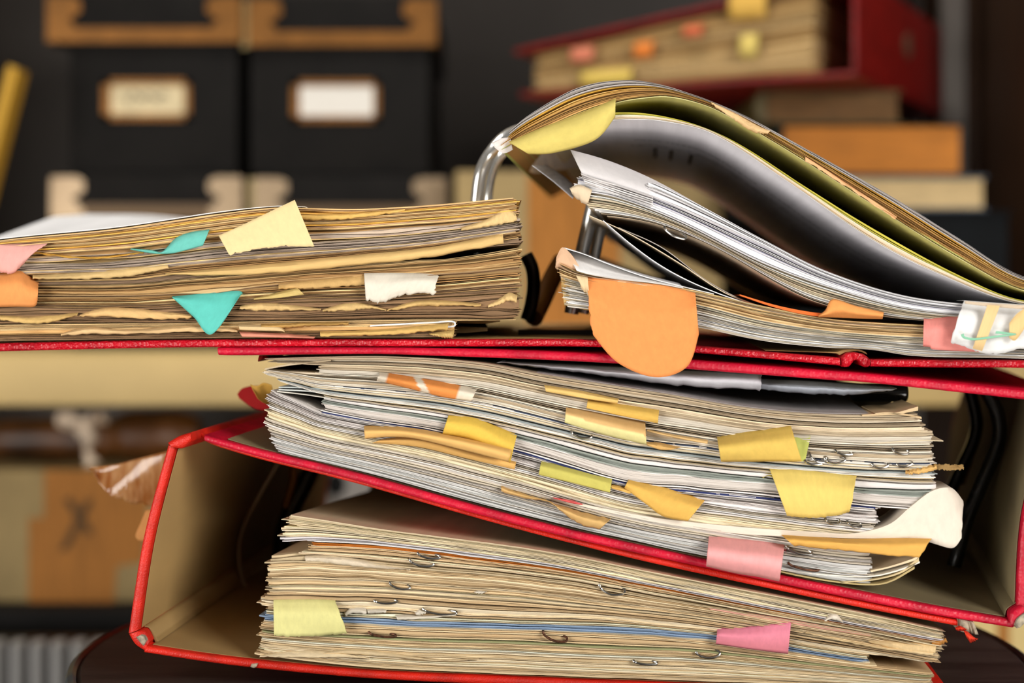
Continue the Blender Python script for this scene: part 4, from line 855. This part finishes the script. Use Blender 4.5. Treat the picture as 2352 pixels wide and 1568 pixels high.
for i, (pts, w) in enumerate([([(132, 962), (160, 966), (190, 978), (222, 966), (240, 958)], 20), ([(185, 978), (205, 1005), (200, 1035), (212, 1066)], 20), ([(150, 958), (180, 970), (214, 962)], 18)]):
    m = MB(); m.tube([B(x, y, LD-.022-.004*i) for x, y in resample(pts, 20)], lambda t, w=w: w*kk*(.75+.35*math.sin(7*t)), 10); m.build('white_cloth_knot', RAG, pr)

# books on the upper shelf
def book(px0, px1, pyt, pyb, d, dpt, label, cov, pg, spine=True, ct=7, inset=10):
    a, b = B(px0, pyt, d), B(px1, pyb, d); k = U*d/D; y0 = d-D
    t = thing('book', ((a[0]+b[0])/2, y0+dpt/2, b[2]), label, 'book', 'books stacked on the shelf')
    m = MB(); m.box(a[0], b[0], y0, y0+dpt, a[2]-ct*k, a[2]); m.build('cover', cov, t, bevel=.0008)
    m = MB(); m.box(a[0], b[0], y0, y0+dpt, b[2], b[2]+ct*k); m.build('cover', cov, t, bevel=.0008)
    if spine:
        m = MB(); rows = []
        for j in range(9):
            f = j/8; z = b[2]+(a[2]-b[2])*f; bl = .006*math.sin(math.pi*f)
            rows.append([Vector((a[0]-bl, y0, z)), Vector((a[0]-bl, y0+dpt, z)), Vector((a[0]+ct*k*2, y0+dpt, z)), Vector((a[0]+ct*k*2, y0, z))])
        m.grid(rows, (60, 60, 50), cyc=True, caps=True); m.build('spine', cov, t)
    m = MB(); m.box(a[0]+ct*k*2.1, b[0]-inset*k, y0+.004, y0+dpt-.004, b[2]+ct*k+.0001, a[2]-ct*k-.0001); m.build('page_edges', pg, t)
    return a[2]
KD = 1.30
yb = HZ+(ZC-zT)/(U*KD/D)-.5
book(1850, 2335, 641, yb, KD, .2, 'dark navy ledger lying at the very bottom of the book stack', NAVYB, NAVYB)
book(1862, 2328, 484, 640, KD, .2, 'thick dark navy book right below the cream-paged one', NAVYB, NAVYB)
book(1720, 2268, 404, 483, KD, .2, 'blue-grey book with cream page edges in the book stack', BLUEB, PGCR, ct=6, inset=8)
book(1790, 2215, 284, 403, KD, .19, 'dark teal book with ochre page edges in the book stack', TEALB, PGOR, ct=5, inset=8)
book(1750, 2074, 207, 283, KD, .16, 'olive book with brown page edges on top of the book stack', OLIVE, PGBR, ct=5)
# red binder on the books
ztop = B(0, 207, KD)[2]+.0006
yw = R(27); c_, s_ = math.cos(yw), math.sin(yw)
K0 = Vector((B(1968, 0, 1.22)[0], 1.22-D, ztop))
def L3(u, w, z): return K0+Vector((-u*c_+w*s_, u*s_+w*c_, z))      # u towards the fore-edge, w towards the back
rb = thing('lever_arch_binder', L3(.14, .15, 0), 'dusty red lever arch binder lying on the stacked books', 'binder')
def slab(pts, name, mat, w0=0., w1=.30):
    m = MB(); poly = [L3(u, w0, z) for u, z in pts]
    m.prism(poly, L3(0, w1, 0)-L3(0, w0, 0)); return m.build(name, mat, rb, bevel=.0012)
slab([(0, 0), (.285, 0), (.285, .004), (0, .004)], 'back_cover', RED_D)
slab([(0, .0045), (.004, .0045), (.004, .079), (0, .079)], 'spine', RED_D)
slab([(0, .0795), (.004, .0795), (.290, .040), (.290, .036), (.004, .0755)], 'front_cover', RED_D)
m = MB(); c = L3(-.0006, .16, .045)
m.prism([c+Vector((s_*.011*math.cos(2*math.pi*k/20), c_*.011*math.cos(2*math.pi*k/20), .011*math.sin(2*math.pi*k/20))) for k in range(20)], Vector((c_*.0008, -s_*.0008, 0))); m.build('finger_ring', PALEB, rb)
rp = thing('filed_papers', L3(.15, .1, .005), 'tan papers with coloured tabs inside the dusty red binder on the books', 'papers', 'filed papers in the binders')
rnd = random.Random(4)
nl = 34
for i in range(nl):
    f0, f1 = i/nl, (i+.86)/nl
    u0, u1 = .035+rnd.uniform(-.003, .003), .272+rnd.uniform(-.004, .004)
    zz = lambda u, f: .0052+f*(.0270+(.0745-.0325)*(1-u/.285)*.96)
    col = rnd.choice([(206, 172, 116), (186, 150, 96), (226, 196, 142), (166, 132, 84)])
    w0 = .006+rnd.uniform(-.002, .003)
    m = MB(); rows = []
    for j in range(13):
        u = u0+(u1-u0)*j/12; e = .001*vn(u*30, i*.3, 2)
        rows.append([L3(u, w0, zz(u, f0)+e), L3(u, .27, zz(u, f0)+e), L3(u, .27, zz(u, f1)+e), L3(u, w0, zz(u, f1)+e)])
    m.grid(rows, col, lambda i, j: (i*.4+rnd.random()*.1, j*.4, 0), cyc=True, caps=True); m.build('sheet', PAPER, rp)
for (u, z, w, h, cl, lb) in ((.085, .060, .030, .022, (236, 190, 92), 'blurred yellow tab at the thick end of the dusty binder papers'), (.084, .028, .014, .018, (238, 214, 120), 'blurred pale yellow tab hanging near the dusty binder spine'),
                             (.172, .031, .016, .013, (240, 140, 62), 'blurred orange tab in the dusty binder papers'), (.226, .031, .020, .012, (232, 140, 110), 'blurred salmon tab near the fore-edge of the dusty binder'),
                             (.205, .011, .045, .012, (236, 206, 104), 'blurred yellow strip low in the dusty binder papers'), (.130, .043, .016, .009, (226, 116, 78), 'blurred red-brown tab in the middle of the dusty binder papers')):
    m = MB(); m.grid([[L3(u+w/2-w*i/6, -.003-.002*math.sin(j), z-h/2+h*j/4) for j in range(5)]+[L3(u+w/2-w*i/6, .006, z+h/2)] for i in range(7)], cl, lambda i, j: (i*.3, j*.3, 0))
    tag(m.build('page_marker', NOTE, None, solid=.0003), lb, 'page marker', 'page markers in the dusty red binder')
# radiator under the lower shelf
rd = thing('radiator', (-.4, 1.0, .05), 'grey ribbed radiator under the lower shelf', 'radiator')
m = MB(); m.box(-.60, .2, .72, .74, .06, .47); m.build('panel', DARKM, rd)  # panel coloured dark to put shade between the fins
for i in range(18):
    x = B(-88+46*i, 0, 1.25)[0]
    m = MB(); rows = [[Vector((x+.0050*math.cos(2*math.pi*k/12)-.012*0, .69+.012*math.sin(2*math.pi*k/12), z)) for k in range(12)] for z in (.06, .475)]
    m.grid(rows, (170, 170, 170), cyc=True, caps=True); m.build('fin', RADM, rd)

# setting
def struct(o): o['kind'] = 'structure'; return o
m = MB(); m.box(-2.2, 2.2, -2.4, 1.5, -.05, 0); struct(m.build('floor', FLOORM, None))
m = MB(); m.box(-2.2, 2.2, 1.40, 1.5, 0, 2.5); struct(m.build('wall_back', WALL, None))
m = MB(); m.box(-2.3, -2.2, -2.4, 1.5, 0, 2.5); struct(m.build('wall_left', WALL, None))
m = MB(); m.box(-2.2, 2.2, 1.385, 1.40, 0, .09); struct(m.build('baseboard_back', SHELFC, None))

# ==================================================================== LIGHT
def area(name, loc, to, size, e, col):
    l = bpy.data.lights.new(name, 'AREA'); l.energy = e; l.color = col; l.size = size
    o = bpy.data.objects.new(name, l); C.objects.link(o); o.location = loc
    o.rotation_euler = (Vector(to)-Vector(loc)).to_track_quat('-Z', 'Y').to_euler()
    return o
area('window_light', (.95, -1.15, ZC+.45), (.0, .0, ZC-.04), .6, 21, (1, .965, .92))
area('left_fill', (-1.1, -1.0, ZC-.08), (0, 0, ZC), .9, 19, (1, .965, .92))  # added fill from the left, lights the undersides of the arched sheets
area('low_front_fill', (.25, -.95, ZC-.68), (.1, 0, ZC), .7, 9, (1, .95, .9))  # added low lamp imitating bounce, opens shadows and undersides
area('top_fill', (-.1, .35, ZC+1.35), (-.05, .3, ZC), .5, 13, (1, .95, .9))  # added overhead fill for the shelf and page tops, no known fixture
w = bpy.data.worlds.new('room'); bpy.context.scene.world = w; w.use_nodes = True
w.node_tree.nodes['Background'].inputs[0].default_value = (.09, .08, .07, 1)
w.node_tree.nodes['Background'].inputs[1].default_value = .8

# =================================================================== CAMERA
cd = bpy.data.cameras.new('camera'); cam = bpy.data.objects.new('camera', cd); C.objects.link(cam)
cam.location = (0, -D, ZC); cam.rotation_euler = (R(90), 0, 0)
cd.sensor_width = 36; cd.lens = 36*(D/U)/2352
cd.shift_y = -(784-HZ)/2352
cd.clip_start = .02
cd.dof.use_dof = True; cd.dof.focus_distance = D; cd.dof.aperture_fstop = cd.lens/9.0
sc = bpy.context.scene; sc.camera = cam
cy = sc.cycles
cy.use_adaptive_sampling = True; cy.adaptive_threshold = .07; cy.adaptive_min_samples = 16
cy.max_bounces = 5; cy.diffuse_bounces = 3; cy.glossy_bounces = 2; cy.transmission_bounces = 2
sc.view_settings.view_transform = 'Standard'; sc.view_settings.look = 'None'
sc.view_settings.exposure = 0; sc.view_settings.gamma = 1
